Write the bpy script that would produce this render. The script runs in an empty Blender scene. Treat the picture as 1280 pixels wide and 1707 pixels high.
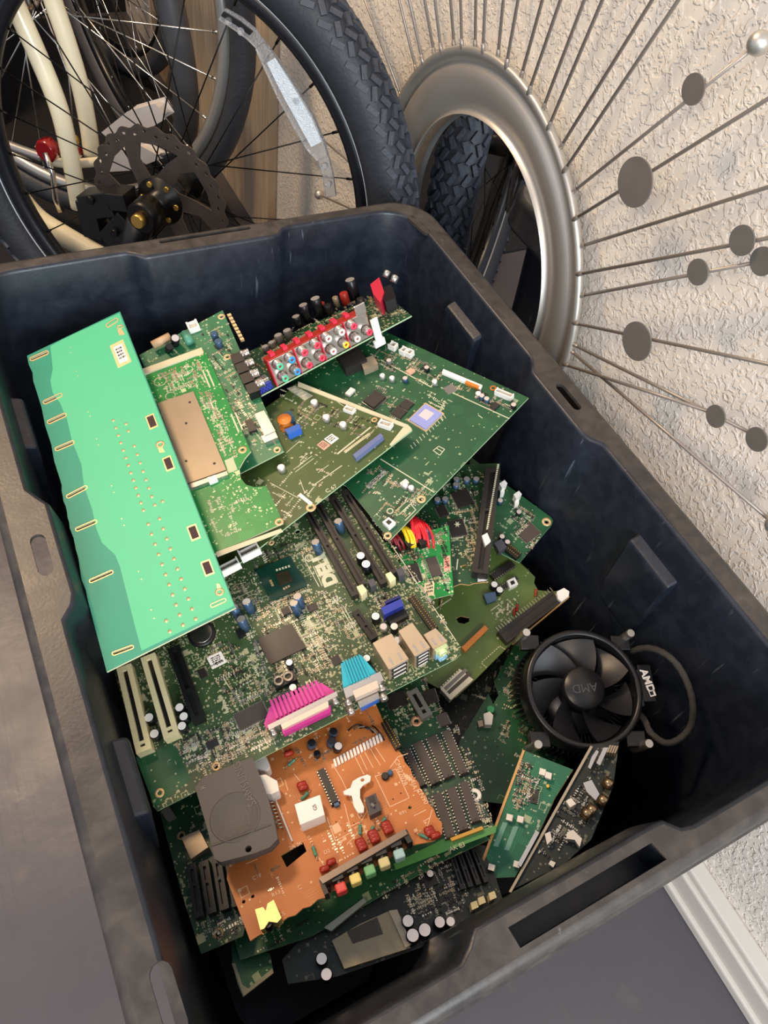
import bpy, bmesh, math, random
from mathutils import Vector, Matrix
PI = math.pi
rnd = random.Random(7)
scene = bpy.context.scene

# ------------------------------------------------------------------ camera, world, lights, exposure
CAM = Vector((-0.2140, -0.3500, 0.9980))
RR = Vector((0.8870, -0.4430, 0.1320)).normalized()
RV = Vector((0.3620, 0.4870, -0.7950)).normalized()
RR = (RR - RR.dot(RV) * RV).normalized()
RU = RR.cross(RV).normalized()
FPX = 1253.0
cd = bpy.data.cameras.new('camera'); cam = bpy.data.objects.new('camera', cd); scene.collection.objects.link(cam)
cd.sensor_fit = 'VERTICAL'; cd.sensor_height = 36; cd.lens = 36 * FPX / 1707; cd.clip_start = 0.01
m = Matrix((RR, RU, -RV)).transposed().to_4x4(); m.translation = CAM; cam.matrix_world = m
scene.camera = cam
scene.view_settings.view_transform = 'Standard'; scene.view_settings.look = 'None'
scene.view_settings.gamma = 1; scene.view_settings.use_curve_mapping = False
scene.view_settings.exposure = 0.28

w = bpy.data.worlds.new('room_light'); scene.world = w; w.use_nodes = True
w.node_tree.nodes['Background'].inputs[0].default_value = (0.80, 0.86, 1.0, 1)
w.node_tree.nodes['Background'].inputs[1].default_value = 0.55

def area(name, loc, target, size, power, col, sy=None):
    l = bpy.data.lights.new(name, 'AREA'); l.energy = power; l.color = col; l.size = size
    if sy: l.shape = 'RECTANGLE'; l.size_y = sy
    o = bpy.data.objects.new(name, l); scene.collection.objects.link(o)
    o.location = loc; o.rotation_euler = (Vector(target) - Vector(loc)).to_track_quat('-Z', 'Y').to_euler()
    return o
area('window_daylight', (-0.45, -2.35, 1.55), (0.15, 0.0, 0.55), 1.3, 66, (0.88, 0.94, 1.0), 1.3)
area('warm_ceiling_lamp', (-0.60, 1.20, 2.1), (0.33, 0.95, 0.40), 0.30, 26, (1.0, 0.70, 0.42))
area('warm_fill', (-1.5, -0.9, 2.0), (-0.1, -0.2, 0.4), 0.5, 12, (1.0, 0.80, 0.60))  # added warm fill that brightens the boards, source unseen

# ------------------------------------------------------------------ helpers
def ray(px, py):
    return (RR * ((px - 640) / FPX) - RU * ((py - 853.5) / FPX) + RV)
def at(px, py, z=None, x=None, y=None, p=None, n=None):
    d = ray(px, py)
    if n is not None: k = (Vector(p) - CAM).dot(n) / d.dot(n)
    elif z is not None: k = (z - CAM.z) / d.z
    elif x is not None: k = (x - CAM.x) / d.x
    else: k = (y - CAM.y) / d.y
    return CAM + d * k
def lin(h):
    h = h.lstrip('#'); o = []
    for i in (0, 2, 4):
        c = int(h[i:i+2], 16) / 255
        o.append(c / 12.92 if c <= .04045 else ((c + .055) / 1.055) ** 2.4)
    return (*o, 1)
MATS = {}
def mat(name, col='808080', rough=.5, metal=0., coat=0., spec=.5, trans=0., emis=None, var=0., vscale=60, bump=0., bscale=200, ior=1.5):
    if name in MATS: return MATS[name]
    m = bpy.data.materials.new(name); m.use_nodes = True; nt = m.node_tree; b = nt.nodes['Principled BSDF']
    c = lin(col)
    b.inputs['Base Color'].default_value = c; b.inputs['Roughness'].default_value = rough
    b.inputs['Metallic'].default_value = metal; b.inputs['Coat Weight'].default_value = coat
    b.inputs['Specular IOR Level'].default_value = spec; b.inputs['Transmission Weight'].default_value = trans
    b.inputs['IOR'].default_value = ior
    tc = nt.nodes.new('ShaderNodeTexCoord')
    if var:
        n = nt.nodes.new('ShaderNodeTexNoise'); n.inputs['Scale'].default_value = vscale; n.inputs['Detail'].default_value = 4
        nt.links.new(tc.outputs['Object'], n.inputs['Vector'])
        mx = nt.nodes.new('ShaderNodeMix'); mx.data_type = 'RGBA'
        mx.inputs[6].default_value = tuple(v * (1 - var) for v in c[:3]) + (1,)
        mx.inputs[7].default_value = tuple(min(1, v * (1 + var)) for v in c[:3]) + (1,)
        nt.links.new(n.outputs['Fac'], mx.inputs[0]); nt.links.new(mx.outputs[2], b.inputs['Base Color'])
    if bump:
        n = nt.nodes.new('ShaderNodeTexNoise'); n.inputs['Scale'].default_value = bscale; n.inputs['Detail'].default_value = 3
        nt.links.new(tc.outputs['Object'], n.inputs['Vector'])
        bp = nt.nodes.new('ShaderNodeBump'); bp.inputs['Strength'].default_value = bump; bp.inputs['Distance'].default_value = .002
        nt.links.new(n.outputs['Fac'], bp.inputs['Height']); nt.links.new(bp.outputs['Normal'], b.inputs['Normal'])
    MATS[name] = m
    return m

class NT:
    """tiny node builder"""
    def __init__(s, m):
        m.use_nodes = True; s.t = m.node_tree; s.b = s.t.nodes['Principled BSDF']; s.tc = s.t.nodes.new('ShaderNodeTexCoord')
    def put(s, v, sock):
        if isinstance(v, (int, float, tuple)): sock.default_value = v
        else: s.t.links.new(v, sock)
    def math(s, op, a, b=0., c=None):
        n = s.t.nodes.new('ShaderNodeMath'); n.operation = op; s.put(a, n.inputs[0]); s.put(b, n.inputs[1])
        if c is not None: s.put(c, n.inputs[2])
        return n.outputs[0]
    def noise(s, sc, det=3, vec=None, dist=0.):
        n = s.t.nodes.new('ShaderNodeTexNoise'); n.inputs['Scale'].default_value = sc; n.inputs['Detail'].default_value = det
        n.inputs['Distortion'].default_value = dist
        s.t.links.new(vec or s.tc.outputs['Object'], n.inputs['Vector']); return n.outputs['Fac']
    def voro(s, sc, metric='CHEBYCHEV', vec=None, feat='F1', rnd=1.):
        n = s.t.nodes.new('ShaderNodeTexVoronoi'); n.distance = metric; n.feature = feat
        n.inputs['Scale'].default_value = sc; n.inputs['Randomness'].default_value = rnd
        s.t.links.new(vec or s.tc.outputs['Object'], n.inputs['Vector']); return n
    def sep(s, v, rgb=False):
        n = s.t.nodes.new('ShaderNodeSeparateColor' if rgb else 'ShaderNodeSeparateXYZ'); s.t.links.new(v, n.inputs[0]); return n.outputs
    def mapping(s, scale=(1, 1, 1), rot=(0, 0, 0)):
        n = s.t.nodes.new('ShaderNodeMapping'); n.inputs['Scale'].default_value = scale; n.inputs['Rotation'].default_value = rot
        s.t.links.new(s.tc.outputs['Object'], n.inputs['Vector']); return n.outputs[0]
    def mix(s, f, a, b):
        n = s.t.nodes.new('ShaderNodeMix'); n.data_type = 'RGBA'; s.put(f, n.inputs[0]); s.put(a, n.inputs[6]); s.put(b, n.inputs[7]); return n.outputs[2]
    def ramp(s, v, lo, hi):
        n = s.t.nodes.new('ShaderNodeMapRange'); s.put(v, n.inputs[0]); n.inputs[1].default_value = lo; n.inputs[2].default_value = hi; return n.outputs[0]
    def bump(s, h, st=.5, d=.002):
        n = s.t.nodes.new('ShaderNodeBump'); n.inputs['Strength'].default_value = st; n.inputs['Distance'].default_value = d
        s.t.links.new(h, n.inputs['Height']); s.t.links.new(n.outputs[0], s.b.inputs['Normal'])

def pcb(name, base, trace, pad, dens=.5, pads=.5, rough=.38, cell=260, seed=0):
    """solder mask with bundles of straight traces, small pads and silkscreen marks"""
    m = bpy.data.materials.new(name); N = NT(m)
    x, y, z = N.sep(N.tc.outputs['Object'])[:3]
    big = N.voro(75 + seed, 'CHEBYCHEV'); r, g, b_ = N.sep(big.outputs['Color'], True)[:3]
    fx = N.math('FRACT', N.math('MULTIPLY', x, 520.)); fy = N.math('FRACT', N.math('MULTIPLY', y, 520.))
    sel = N.math('GREATER_THAN', r, .5)
    ln = N.math('ADD', N.math('MULTIPLY', N.math('LESS_THAN', fx, .4), sel), N.math('MULTIPLY', N.math('LESS_THAN', fy, .4), N.math('SUBTRACT', 1., sel)))
    ln = N.math('MULTIPLY', ln, N.math('LESS_THAN', g, dens))
    col = N.mix(ln, lin(base), lin(trace))
    mask = N.noise(18 + seed, 2)
    for sc, size in ((cell, .30), (cell * 1.9, .33)):
        v = N.voro(sc, 'CHEBYCHEV'); rr = N.sep(v.outputs['Color'], True)
        p = N.math('LESS_THAN', v.outputs['Distance'], size)
        lim = N.math('MULTIPLY', N.ramp(mask, .36, .62), pads)
        p = N.math('MULTIPLY', p, N.math('LESS_THAN', rr[0], lim))
        col = N.mix(p, col, lin(pad))
    v = N.voro(cell * .45, 'CHEBYCHEV')
    e = N.math('LESS_THAN', N.math('ABSOLUTE', N.math('SUBTRACT', v.outputs['Distance'], .33)), .035)
    rr = N.sep(v.outputs['Color'], True)
    e = N.math('MULTIPLY', e, N.math('LESS_THAN', rr[1], N.math('MULTIPLY', N.ramp(mask, .38, .6), pads * .9)))
    col = N.mix(e, col, lin(pad))
    N.t.links.new(col, N.b.inputs['Base Color'])
    N.b.inputs['Roughness'].default_value = rough; N.b.inputs['Specular IOR Level'].default_value = .45
    MATS[name] = m
    return m

class MB:
    """collects shapes; build() links them as ONE mesh object"""
    def __init__(s): s.v = []; s.f = []; s.m = []; s.sm = []; s.mats = []
    def mi(s, m):
        if m not in s.mats: s.mats.append(m)
        return s.mats.index(m)
    def add(s, vs, fs, m, smooth=False):
        o = len(s.v); s.v += [tuple(v) for v in vs]; k = s.mi(m)
        for f in fs: s.f.append([o + i for i in f]); s.m.append(k); s.sm.append(smooth)
    def box(s, cx, cy, z0, z1, w, l, m, a=0., top=1.):
        c, sn = math.cos(a), math.sin(a); vs = []
        for z, k in ((z0, 1.), (z1, top)):
            for dx, dy in ((-1, -1), (1, -1), (1, 1), (-1, 1)):
                X, Y = dx * w / 2 * k, dy * l / 2 * k; vs.append((cx + X * c - Y * sn, cy + X * sn + Y * c, z))
        s.add(vs, [(3, 2, 1, 0), (4, 5, 6, 7), (0, 1, 5, 4), (1, 2, 6, 5), (2, 3, 7, 6), (3, 0, 4, 7)], m); return s
    def frame_box(s, o, u, v, wv, a, b, c, m):
        """box spanning a along u, b along v, c along w from centre o"""
        o, u, v, wv = Vector(o), Vector(u), Vector(v), Vector(wv); vs = []
        for k in (-.5, .5):
            for i, j in ((-.5, -.5), (.5, -.5), (.5, .5), (-.5, .5)): vs.append(o + u * a * i + v * b * j + wv * c * k)
        s.add(vs, [(3, 2, 1, 0), (4, 5, 6, 7), (0, 1, 5, 4), (1, 2, 6, 5), (2, 3, 7, 6), (3, 0, 4, 7)], m); return s
    def lathe(s, o, ax, prof, m, n=20, arc=None):
        """prof: (radius, height along ax)"""
        o, ax = Vector(o), Vector(ax).normalized(); u = ax.orthogonal().normalized(); v = ax.cross(u); vs = []
        for r, h in prof:
            for i in range(n):
                t = 2 * PI * i / n; vs.append(o + ax * h + (u * math.cos(t) + v * math.sin(t)) * max(r, 1e-5))
        fs = []
        for j in range(len(prof) - 1):
            for i in range(n): k = (i + 1) % n; fs.append((j * n + i, j * n + k, (j + 1) * n + k, (j + 1) * n + i))
        s.add(vs, fs, m, True); return s
    def cyl(s, o, ax, r, h, m, n=18, bev=.12, mt=None):
        b = r * bev
        s.lathe(o, ax, [(0, 0), (r, 0), (r, h - b), (r - b, h)], m, n); s.lathe(o, ax, [(r - b, h), (0, h)], mt or m, n)
        for i in range(len(s.f) - n, len(s.f)): s.sm[i] = False
        return s
    def tube(s, pts, r, m, n=8, closed=False, ry=None):
        pts = [Vector(p) for p in pts]; L = len(pts); vs = []; pu = None
        for i, p in enumerate(pts):
            a = pts[(i - 1) % L] if (closed or i) else p; b = pts[(i + 1) % L] if (closed or i < L - 1) else p
            t = (b - a).normalized()
            u = t.orthogonal().normalized() if pu is None else (pu - t * pu.dot(t)).normalized()
            pu = u; v = t.cross(u); rr = r[i] if isinstance(r, (list, tuple)) else r
            for k in range(n):
                q = 2 * PI * k / n; vs.append(p + u * math.cos(q) * rr + v * math.sin(q) * (ry or rr))
        fs = []
        for i in range(L if closed else L - 1):
            j = (i + 1) % L
            for k in range(n): k2 = (k + 1) % n; fs.append((i * n + k, i * n + k2, j * n + k2, j * n + k))
        if not closed: fs += [tuple(range(n))[::-1], tuple((L - 1) * n + k for k in range(n))]
        s.add(vs, fs, m, True); return s
    def prism(s, poly, z0, z1, m, side=None):
        n = len(poly); vs = [(x, y, z0) for x, y in poly] + [(x, y, z1) for x, y in poly]
        ar = sum(poly[i][0] * poly[(i + 1) % n][1] - poly[(i + 1) % n][0] * poly[i][1] for i in range(n))
        up = list(range(n, 2 * n)); dn = list(range(n))[::-1]; sd = [(i, (i + 1) % n, n + (i + 1) % n, n + i) for i in range(n)]
        if ar < 0: up, dn = up[::-1], dn[::-1]; sd = [f[::-1] for f in sd]
        s.add(vs, [up, dn], m); s.add(vs, sd, side or m); return s
    def build(s, name, parent=None, mw=None, bevel=0.):
        me = bpy.data.meshes.new(name); me.from_pydata(s.v, [], s.f)
        for mm in s.mats: me.materials.append(mm)
        me.polygons.foreach_set('material_index', s.m); me.polygons.foreach_set('use_smooth', s.sm); me.update()
        return link(name, me, parent, mw, bevel)
def link(name, me, parent=None, mw=None, bevel=0.):
    o = bpy.data.objects.new(name, me); scene.collection.objects.link(o)
    if parent: o.parent = parent
    if mw is not None: o.matrix_world = mw
    if bevel:
        b = o.modifiers.new('bevel', 'BEVEL'); b.width = bevel; b.segments = 2; b.limit_method = 'ANGLE'; b.angle_limit = .6
    return o
def tag(o, label, cat, group=None, kind=None):
    if label: o['label'] = label
    if cat: o['category'] = cat
    if group: o['group'] = group
    if kind: o['kind'] = kind
    return o
def empty(name, loc=(0, 0, 0)):
    o = bpy.data.objects.new(name, None); o.location = loc; o.empty_display_size = .02; scene.collection.objects.link(o)
    bpy.context.view_layer.update(); return o
def curve_mesh(cu, name):
    o = bpy.data.objects.new('tmp', cu); scene.collection.objects.link(o)
    dg = bpy.context.evaluated_depsgraph_get(); dg.update()
    me = bpy.data.meshes.new_from_object(o.evaluated_get(dg)); me.name = name
    bpy.data.objects.remove(o); return me
def plate_mesh(name, outer, holes, z0, z1, m, side=None):
    cu = bpy.data.curves.new(name, 'CURVE'); cu.dimensions = '2D'; cu.fill_mode = 'BOTH'; cu.extrude = (z1 - z0) / 2
    for pl in [outer] + list(holes):
        sp = cu.splines.new('POLY'); sp.points.add(len(pl) - 1); sp.use_cyclic_u = True
        for i, (x, y) in enumerate(pl): sp.points[i].co = (x, y, 0, 1)
    me = curve_mesh(cu, name); me.materials.clear(); me.materials.append(m); me.materials.append(side or m)
    for v in me.vertices: v.co.z += (z0 + z1) / 2
    for p in me.polygons: p.material_index = 1 if abs(p.normal.z) < .5 else 0; p.use_smooth = False
    return me
def circ(x, y, r, n=16, ry=None, a=0):
    return [(x + r * math.cos(t) * math.cos(a) - (ry or r) * math.sin(t) * math.sin(a), y + r * math.cos(t) * math.sin(a) + (ry or r) * math.sin(t) * math.cos(a)) for t in [2 * PI * i / n for i in range(n)]]
def capsule(ax, ay, bx, by, r, n=6):
    t = math.atan2(by - ay, bx - ax); P = []
    for i in range(n + 1): q = t + PI / 2 + PI * i / n; P.append((ax + r * math.cos(q), ay + r * math.sin(q)))
    for i in range(n + 1): q = t - PI / 2 + PI * i / n; P.append((bx + r * math.cos(q), by + r * math.sin(q)))
    return P
def text_mesh(txt, size, m, th=.0003, bold=0.):
    cu = bpy.data.curves.new('lettering', 'FONT'); cu.body = txt; cu.size = size; cu.extrude = th; cu.align_x = 'CENTER'; cu.align_y = 'CENTER'; cu.offset = bold
    me = curve_mesh(cu, 'lettering'); me.materials.clear(); me.materials.append(m); return me

# ------------------------------------------------------------------ materials
def wall_mat():
    m = bpy.data.materials.new('textured_wall_paint'); N = NT(m)
    c = N.mix(N.noise(5, 3), lin('dcd3c6'), lin('e6dfd4')); N.t.links.new(c, N.b.inputs['Base Color'])
    N.b.inputs['Roughness'].default_value = .55
    a = N.ramp(N.noise(125, 2.5, dist=.7), .48, .58); b = N.noise(240, 3)
    N.bump(N.math('ADD', a, N.math('MULTIPLY', b, .22)), .55, .0020); return m
def dark_floor():
    m = bpy.data.materials.new('dark_polished_floor'); N = NT(m)
    n = N.noise(3.5, 5, dist=.6); c = N.mix(n, lin('424148'), lin('5b5656'))
    c = N.mix(N.ramp(N.noise(22, 6), .62, .85), c, lin('5f5953')); N.t.links.new(c, N.b.inputs['Base Color'])
    N.t.links.new(N.ramp(N.noise(9, 4), -.6, 2.2), N.b.inputs['Roughness'])
    s = N.noise(60, 3, vec=N.mapping((1, .12, 1), (0, 0, .5)))
    N.bump(N.math('ADD', N.noise(14, 5), N.math('MULTIPLY', s, .4)), .35, .004); return m
def bin_mat(name, base, dust, amt, rough=.42):
    m = bpy.data.materials.new(name); N = NT(m)
    f = N.math('ADD', N.math('MULTIPLY', N.ramp(N.noise(70, 9, dist=.4), .40, .8), .7 * amt + .1), N.math('MULTIPLY', N.ramp(N.noise(14, 4), .45, .75), .5 * amt))
    c = N.mix(f, lin(base), lin(dust))
    s = N.noise(55, 4, vec=N.mapping((3.5, 3.5, .22), (0, 0, 0))); s = N.ramp(s, .66, .74)
    s = N.math('MULTIPLY', s, N.ramp(N.noise(9, 2), .48, .6))
    c = N.mix(N.math('MULTIPLY', s, .35), c, lin('8a93a0')); N.t.links.new(c, N.b.inputs['Base Color'])
    N.t.links.new(N.math('ADD', N.math('MULTIPLY', f, .25), rough), N.b.inputs['Roughness'])
    N.b.inputs['Specular IOR Level'].default_value = .5
    N.bump(N.noise(380, 3), .12, .001); return m
M_WALL = wall_mat(); M_FLOOR = dark_floor()
M_BIN = bin_mat('black_tote_plastic', '181d27', '343a45', .35, .36)
M_RIM = bin_mat('worn_tote_rim_plastic', '33302f', '625b53', .45, .36)
M_BASE = mat('white_baseboard_paint', 'c9c2b8', .4)
M_DARKWALL = mat('darkened_back_wall', '0c0e16', .9, var=.5, vscale=8)  # near-black: darkness of the room put into the back wall colour
M_SILVER = mat('brushed_silver_metal', 'c9c5bd', .42, .8, var=.15, vscale=8)
M_STEEL = mat('steel_rod', '9a9188', .35, .5)
M_DISC = mat('grey_metal_disc', '77726c', .45, .35, var=.25, vscale=40)
M_MIRROR = mat('mirror_glass', 'd8dce2', .02, 1.)
M_TIRE = mat('black_tyre_rubber', '2a2d33', .55, var=.35, vscale=60, bump=.3)
M_TREAD = mat('tyre_tread_rubber', '3a3e46', .6, var=.35, vscale=90, bump=.5, bscale=300)
M_RIMB = mat('black_wheel_rim', '14161b', .32)
M_RIML = mat('white_rim_stripe', 'cdd3da', .4)
M_SPOKE = mat('black_spoke', '14130f', .35, .6)
M_SPOKES = mat('silver_spoke', 'd4d2cc', .22, 1.)
M_CREAM = mat('cream_frame_paint', 'eee6c6', .28, coat=.5)
M_BLK = mat('black_plastic', '0f0f10', .42)
M_BLKM = mat('black_satin_metal', '1b1a19', .35, .5)
M_ROTOR = mat('dark_steel_rotor', '6a6058', .38, .9, var=.3, vscale=60)
M_RED = mat('red_reflector_plastic', '8c1018', .2, coat=.5)
M_CLEAR = mat('clear_reflector_plastic', 'f4f7fa', .08, spec=.9, trans=.88, bump=.6, bscale=350, ior=1.35)
M_WHITE = mat('white_nylon_plastic', 'ece8e0', .4, var=.06)
M_CRM = mat('cream_slot_plastic', 'e2d6a6', .4, var=.08)
M_TANM = mat('tan_shield_metal', 'a2917a', .35, .35, var=.15, vscale=25)
M_NICK = mat('nickel_shell', 'cfc8bf', .25, .9, var=.1)
M_GOLD = mat('gold_pin', 'e0b860', .3, .9)
M_CHIP = mat('black_ic_epoxy', '25211f', .45, var=.2, vscale=120)
M_CHIPB = mat('brown_ic_epoxy', '453d36', .5, var=.15, vscale=90)
M_PIN = mat('tinned_pin', 'c9c2b2', .3, .8)
M_BLUE = mat('blue_connector_plastic', '2b3a9c', .35)
M_VGAB = mat('vga_blue_plastic', '2f62b8', .35)
M_TEAL = mat('teal_connector_plastic', '1aa5b8', .35)
M_STRIP = mat('cream_board_strip', 'cfc6a6', .5)
M_PINK = mat('pink_connector_plastic', 'c43189', .38)
M_CAPB = mat('blue_capacitor_sleeve', '46607c', .25, .4)
M_CAPK = mat('black_capacitor_sleeve', '15151a', .3)
M_CAPT = mat('aluminium_capacitor_top', 'e2dad4', .3, .7)
M_REDC = mat('red_component', 'a02c1c', .35)
M_GRNC = mat('green_resistor', '4f8f78', .4)
M_ORG = mat('orange_connector_plastic', 'cf7a2e', .4)
M_SILK = mat('silkscreen_ink', 'c9c6a8', .6)
M_STICK = mat('white_sticker', 'efeae2', .5)
M_INK = mat('printed_ink', '3a3335', .6)
M_TAN = mat('tan_pad_metal', 'd9b98a', .4, .4)
M_SMDT = mat('tan_ceramic_smd', 'a88e62', .5)
M_SMDG = mat('grey_smd', '6e6b66', .45)
M_EDGE = mat('bare_fibreglass_edge', 'cfd0a8', .5)
M_EDGEG = mat('green_fibreglass_edge', 'a9c49a', .5)
M_EDGEO = mat('tan_fibreglass_edge', 'd9a567', .5)

# ------------------------------------------------------------------ setting
XW = .345
def struct(o): o['kind'] = 'structure'; return o
b = MB(); b.box(-.9, -.4, -.05, 0, 2.5, 5.2, M_FLOOR); struct(b.build('floor'))
b = MB(); b.box(XW + .05, -.4, 0, 2.4, .10, 5.2, M_WALL); struct(b.build('wall_right'))
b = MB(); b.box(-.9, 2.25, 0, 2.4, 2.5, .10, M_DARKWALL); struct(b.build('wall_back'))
b = MB(); b.box(XW - .0145, -1.0, 0, .050, .029, 4.0, M_BASE); b.box(XW - .0115, -1.0, .050, .062, .023, 4.0, M_BASE, top=1.)
b.box(XW - .0175, -1.0, 0, .016, .035, 4.0, M_BASE)
struct(b.build('baseboard_right', bevel=.003))
def wood_mat():
    m = bpy.data.materials.new('pale_wood_door'); N = NT(m)
    g = N.noise(9, 5, vec=N.mapping((1, 7, .5)), dist=.8)
    c = N.mix(N.ramp(g, .3, .7), lin('b59a7c'), lin('d8c3a6')); N.t.links.new(c, N.b.inputs['Base Color']); N.b.inputs['Roughness'].default_value = .5
    return m
M_WOOD = wood_mat()
b = MB(); b.box(XW - .010, 1.42, .0, 2.05, .02, .82, M_WOOD); struct(b.build('door_1', bevel=.002))

# ------------------------------------------------------------------ storage tote
ZR = .50
def rounded(hx, hy, r, n=7):
    P = []
    for cx, cy, a0 in ((hx - r, -hy + r, -PI / 2), (hx - r, hy - r, 0), (-hx + r, hy - r, PI / 2), (-hx + r, -hy + r, PI)):
        for i in range(n + 1): t = a0 + PI / 2 * i / n; P.append((cx + r * math.cos(t), cy + r * math.sin(t)))
    return P
def inner_outline(k=1.):
    """inner edge of the rim, with the walls stepping in beside the handles"""
    def sidefn(y): # x of the right wall
        def s(a, b, t): t = max(0, min(1, (t - a) / (b - a))); return t * t * (3 - 2 * t)
        step = s(-.048, -.034, y) * (1 - s(.062, .074, y))
        return .243 - .0115 * step * k
    def endfn(x):
        def s(a, b, t): t = max(0, min(1, (t - a) / (b - a))); return t * t * (3 - 2 * t)
        step = s(-.089, -.077, x) * (1 - s(.072, .088, x))
        return .3535 - .0125 * step * k
    P = []; r = .042; hx, hy = .243, .3535; N_ = 64
    for i in range(N_): y = -hy + r + (2 * hy - 2 * r) * i / N_; P.append((sidefn(y), y))
    for i in range(8): t = PI / 2 * i / 8; P.append((hx - r + r * math.cos(t), hy - r + r * math.sin(t)))
    for i in range(48): x = hx - r - (2 * hx - 2 * r) * i / 48; P.append((x, endfn(x)))
    for i in range(8): t = PI / 2 + PI / 2 * i / 8; P.append((-hx + r + r * math.cos(t), hy - r + r * math.sin(t)))
    for i in range(N_): y = hy - r - (2 * hy - 2 * r) * i / N_; P.append((-sidefn(y), y))
    for i in range(8): t = PI + PI / 2 * i / 8; P.append((-hx + r + r * math.cos(t), -hy + r + r * math.sin(t)))
    for i in range(48): x = -hx + r + (2 * hx - 2 * r) * i / 48; P.append((x, -endfn(x)))
    for i in range(8): t = 3 * PI / 2 + PI / 2 * i / 8; P.append((hx - r + r * math.cos(t), -hy + r + r * math.sin(t)))
    return P
def offset(P, d):
    n = len(P); out = []
    for i in range(n):
        ax, ay = P[i - 1]; bx, by = P[(i + 1) % n]; tx, ty = bx - ax, by - ay; l = math.hypot(tx, ty) or 1
        out.append((P[i][0] + ty / l * d, P[i][1] - tx / l * d))
    return out
def loft(mb, rings, m, flip=False, cap=False):
    n = len(rings[0]); vs = [v for r in rings for v in r]; fs = []
    for j in range(len(rings) - 1):
        for i in range(n): k = (i + 1) % n; f = (j * n + i, j * n + k, (j + 1) * n + k, (j + 1) * n + i); fs.append(f[::-1] if flip else f)
    if cap: f = tuple((len(rings) - 1) * n + i for i in range(n)); fs.append(f if not flip else f[::-1])
    mb.add(vs, fs, m, True)
IN = inner_outline(); OUT = rounded(.2705, .3740, .052, 9)
tote = empty('storage_tote'); tag(tote, 'large black plastic storage tote full of circuit boards on the dark floor', 'storage bin')
body = MB(); H = ZR - .045
def lv(P, d, z): return [(x, y, z) for x, y in (offset(P, d) if d > -.004 else [(x * (1 + d / .243), y * (1 + d / .3535)) for x, y in P])]
rings = [lv(IN, .0035, ZR), lv(IN, .0010, ZR - .0006), lv(IN, 0, ZR - .0035)]
for t in (.06, .16, .3, .5, .7, .88, .97): rings.append(lv(IN, -.004 - .018 * t, ZR - .0035 - H * t))
rings.append(lv(IN, -.026, .0450)); loft(body, rings, M_BIN, flip=True)
body.prism([v[:2] for v in lv(IN, -.0255, 0)], .0406, .0449, M_BIN)
rings = [lv(IN, .0035, ZR - .004)]
for t in (.06, .16, .3, .5, .7, .88, .97): rings.append(lv(IN, -.0005 - .018 * t, ZR - .0035 - H * t))
rings.append(lv(IN, -.024, .0405)); loft(body, rings, M_BIN)
# foot ring so that the tote stands on the floor
loft(body, [lv(IN, -.023, .05), lv(IN, -.023, .001), lv(IN, -.028, .001), lv(IN, -.028, .042)], M_BIN)
body.build('tote_body', tote)
HOLES = [capsule(-.051, .3625, .046, .3625, .0026), [(-.055, -.3635), (.061, -.3635), (.058, -.3510), (-.056, -.3510)],
         capsule(.2385, .333, .2435, .304, .0042), capsule(.2485, .030, .2485, .002, .0048), capsule(-.2465, .026, -.2465, -.002, .0055),
         capsule(-.2465, -.285, -.2460, -.312, .0062), capsule(.2455, -.285, .2455, -.312, .0055), capsule(-.2405, .333, -.2435, .304, .0042)]
me = plate_mesh('tote_rim', offset(OUT, -.0070), [offset(IN, .0035)] + HOLES, ZR - .0035, ZR, M_RIM)
rim = link('tote_rim', me, tote)
def lvo(d, z): return [(x, y, z) for x, y in offset(OUT, d)]
wl = MB(); wl.add([(-.055, -.3635, ZR - .002), (.061, -.3635, ZR - .002), (.058, -.3510, ZR - .002), (-.056, -.3510, ZR - .002), (-.055, -.3635, ZR - .03), (.061, -.3635, ZR - .03), (.058, -.3510, ZR - .03), (-.056, -.3510, ZR - .03)], [(4, 5, 6, 7), (0, 1, 5, 4)[::-1], (1, 2, 6, 5)[::-1], (2, 3, 7, 6)[::-1], (3, 0, 4, 7)[::-1]], M_BIN); wl.build('handle_pocket', rim)
sk = MB()
loft(sk, [lvo(-.0070, ZR), lvo(-.0042, ZR - .0008), lvo(-.0016, ZR - .0034), lvo(0, ZR - .0080), lv(OUT, .0008, ZR - .034), lv(OUT, .0030, ZR - .036), lv(OUT, .0030, ZR - .040), lvo(-.003, ZR - .040), lvo(-.0070, ZR - .0034)], M_RIM, flip=True)
skirt = sk.build('rim_skirt', rim)
# stacking ledges that stand out of the long and short walls
for sx in (1, -1):
    for y0, y1 in ((.152, .216), (-.189, -.132)):
        lg = MB(); x = .2375; zt = ZR - .036; d = .009; vs = []
        for y in (y0, y1):
            vs += [(x * sx + .004 * sx, y, zt + .006), ((x - d) * sx, y, zt), ((x - d - .001) * sx, y, zt - .006), ((x - .006) * sx, y, zt - .095), (x * sx + .004 * sx, y, zt - .095)]
        fs = [(0, 1, 2, 3, 4), (9, 8, 7, 6, 5)] + [(i, 5 + i, 5 + (i + 1) % 5, (i + 1) % 5) for i in range(5)]
        lg.add(vs, fs, M_BIN); lg.build('stacking_ledge', tote, bevel=.0025)

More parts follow.
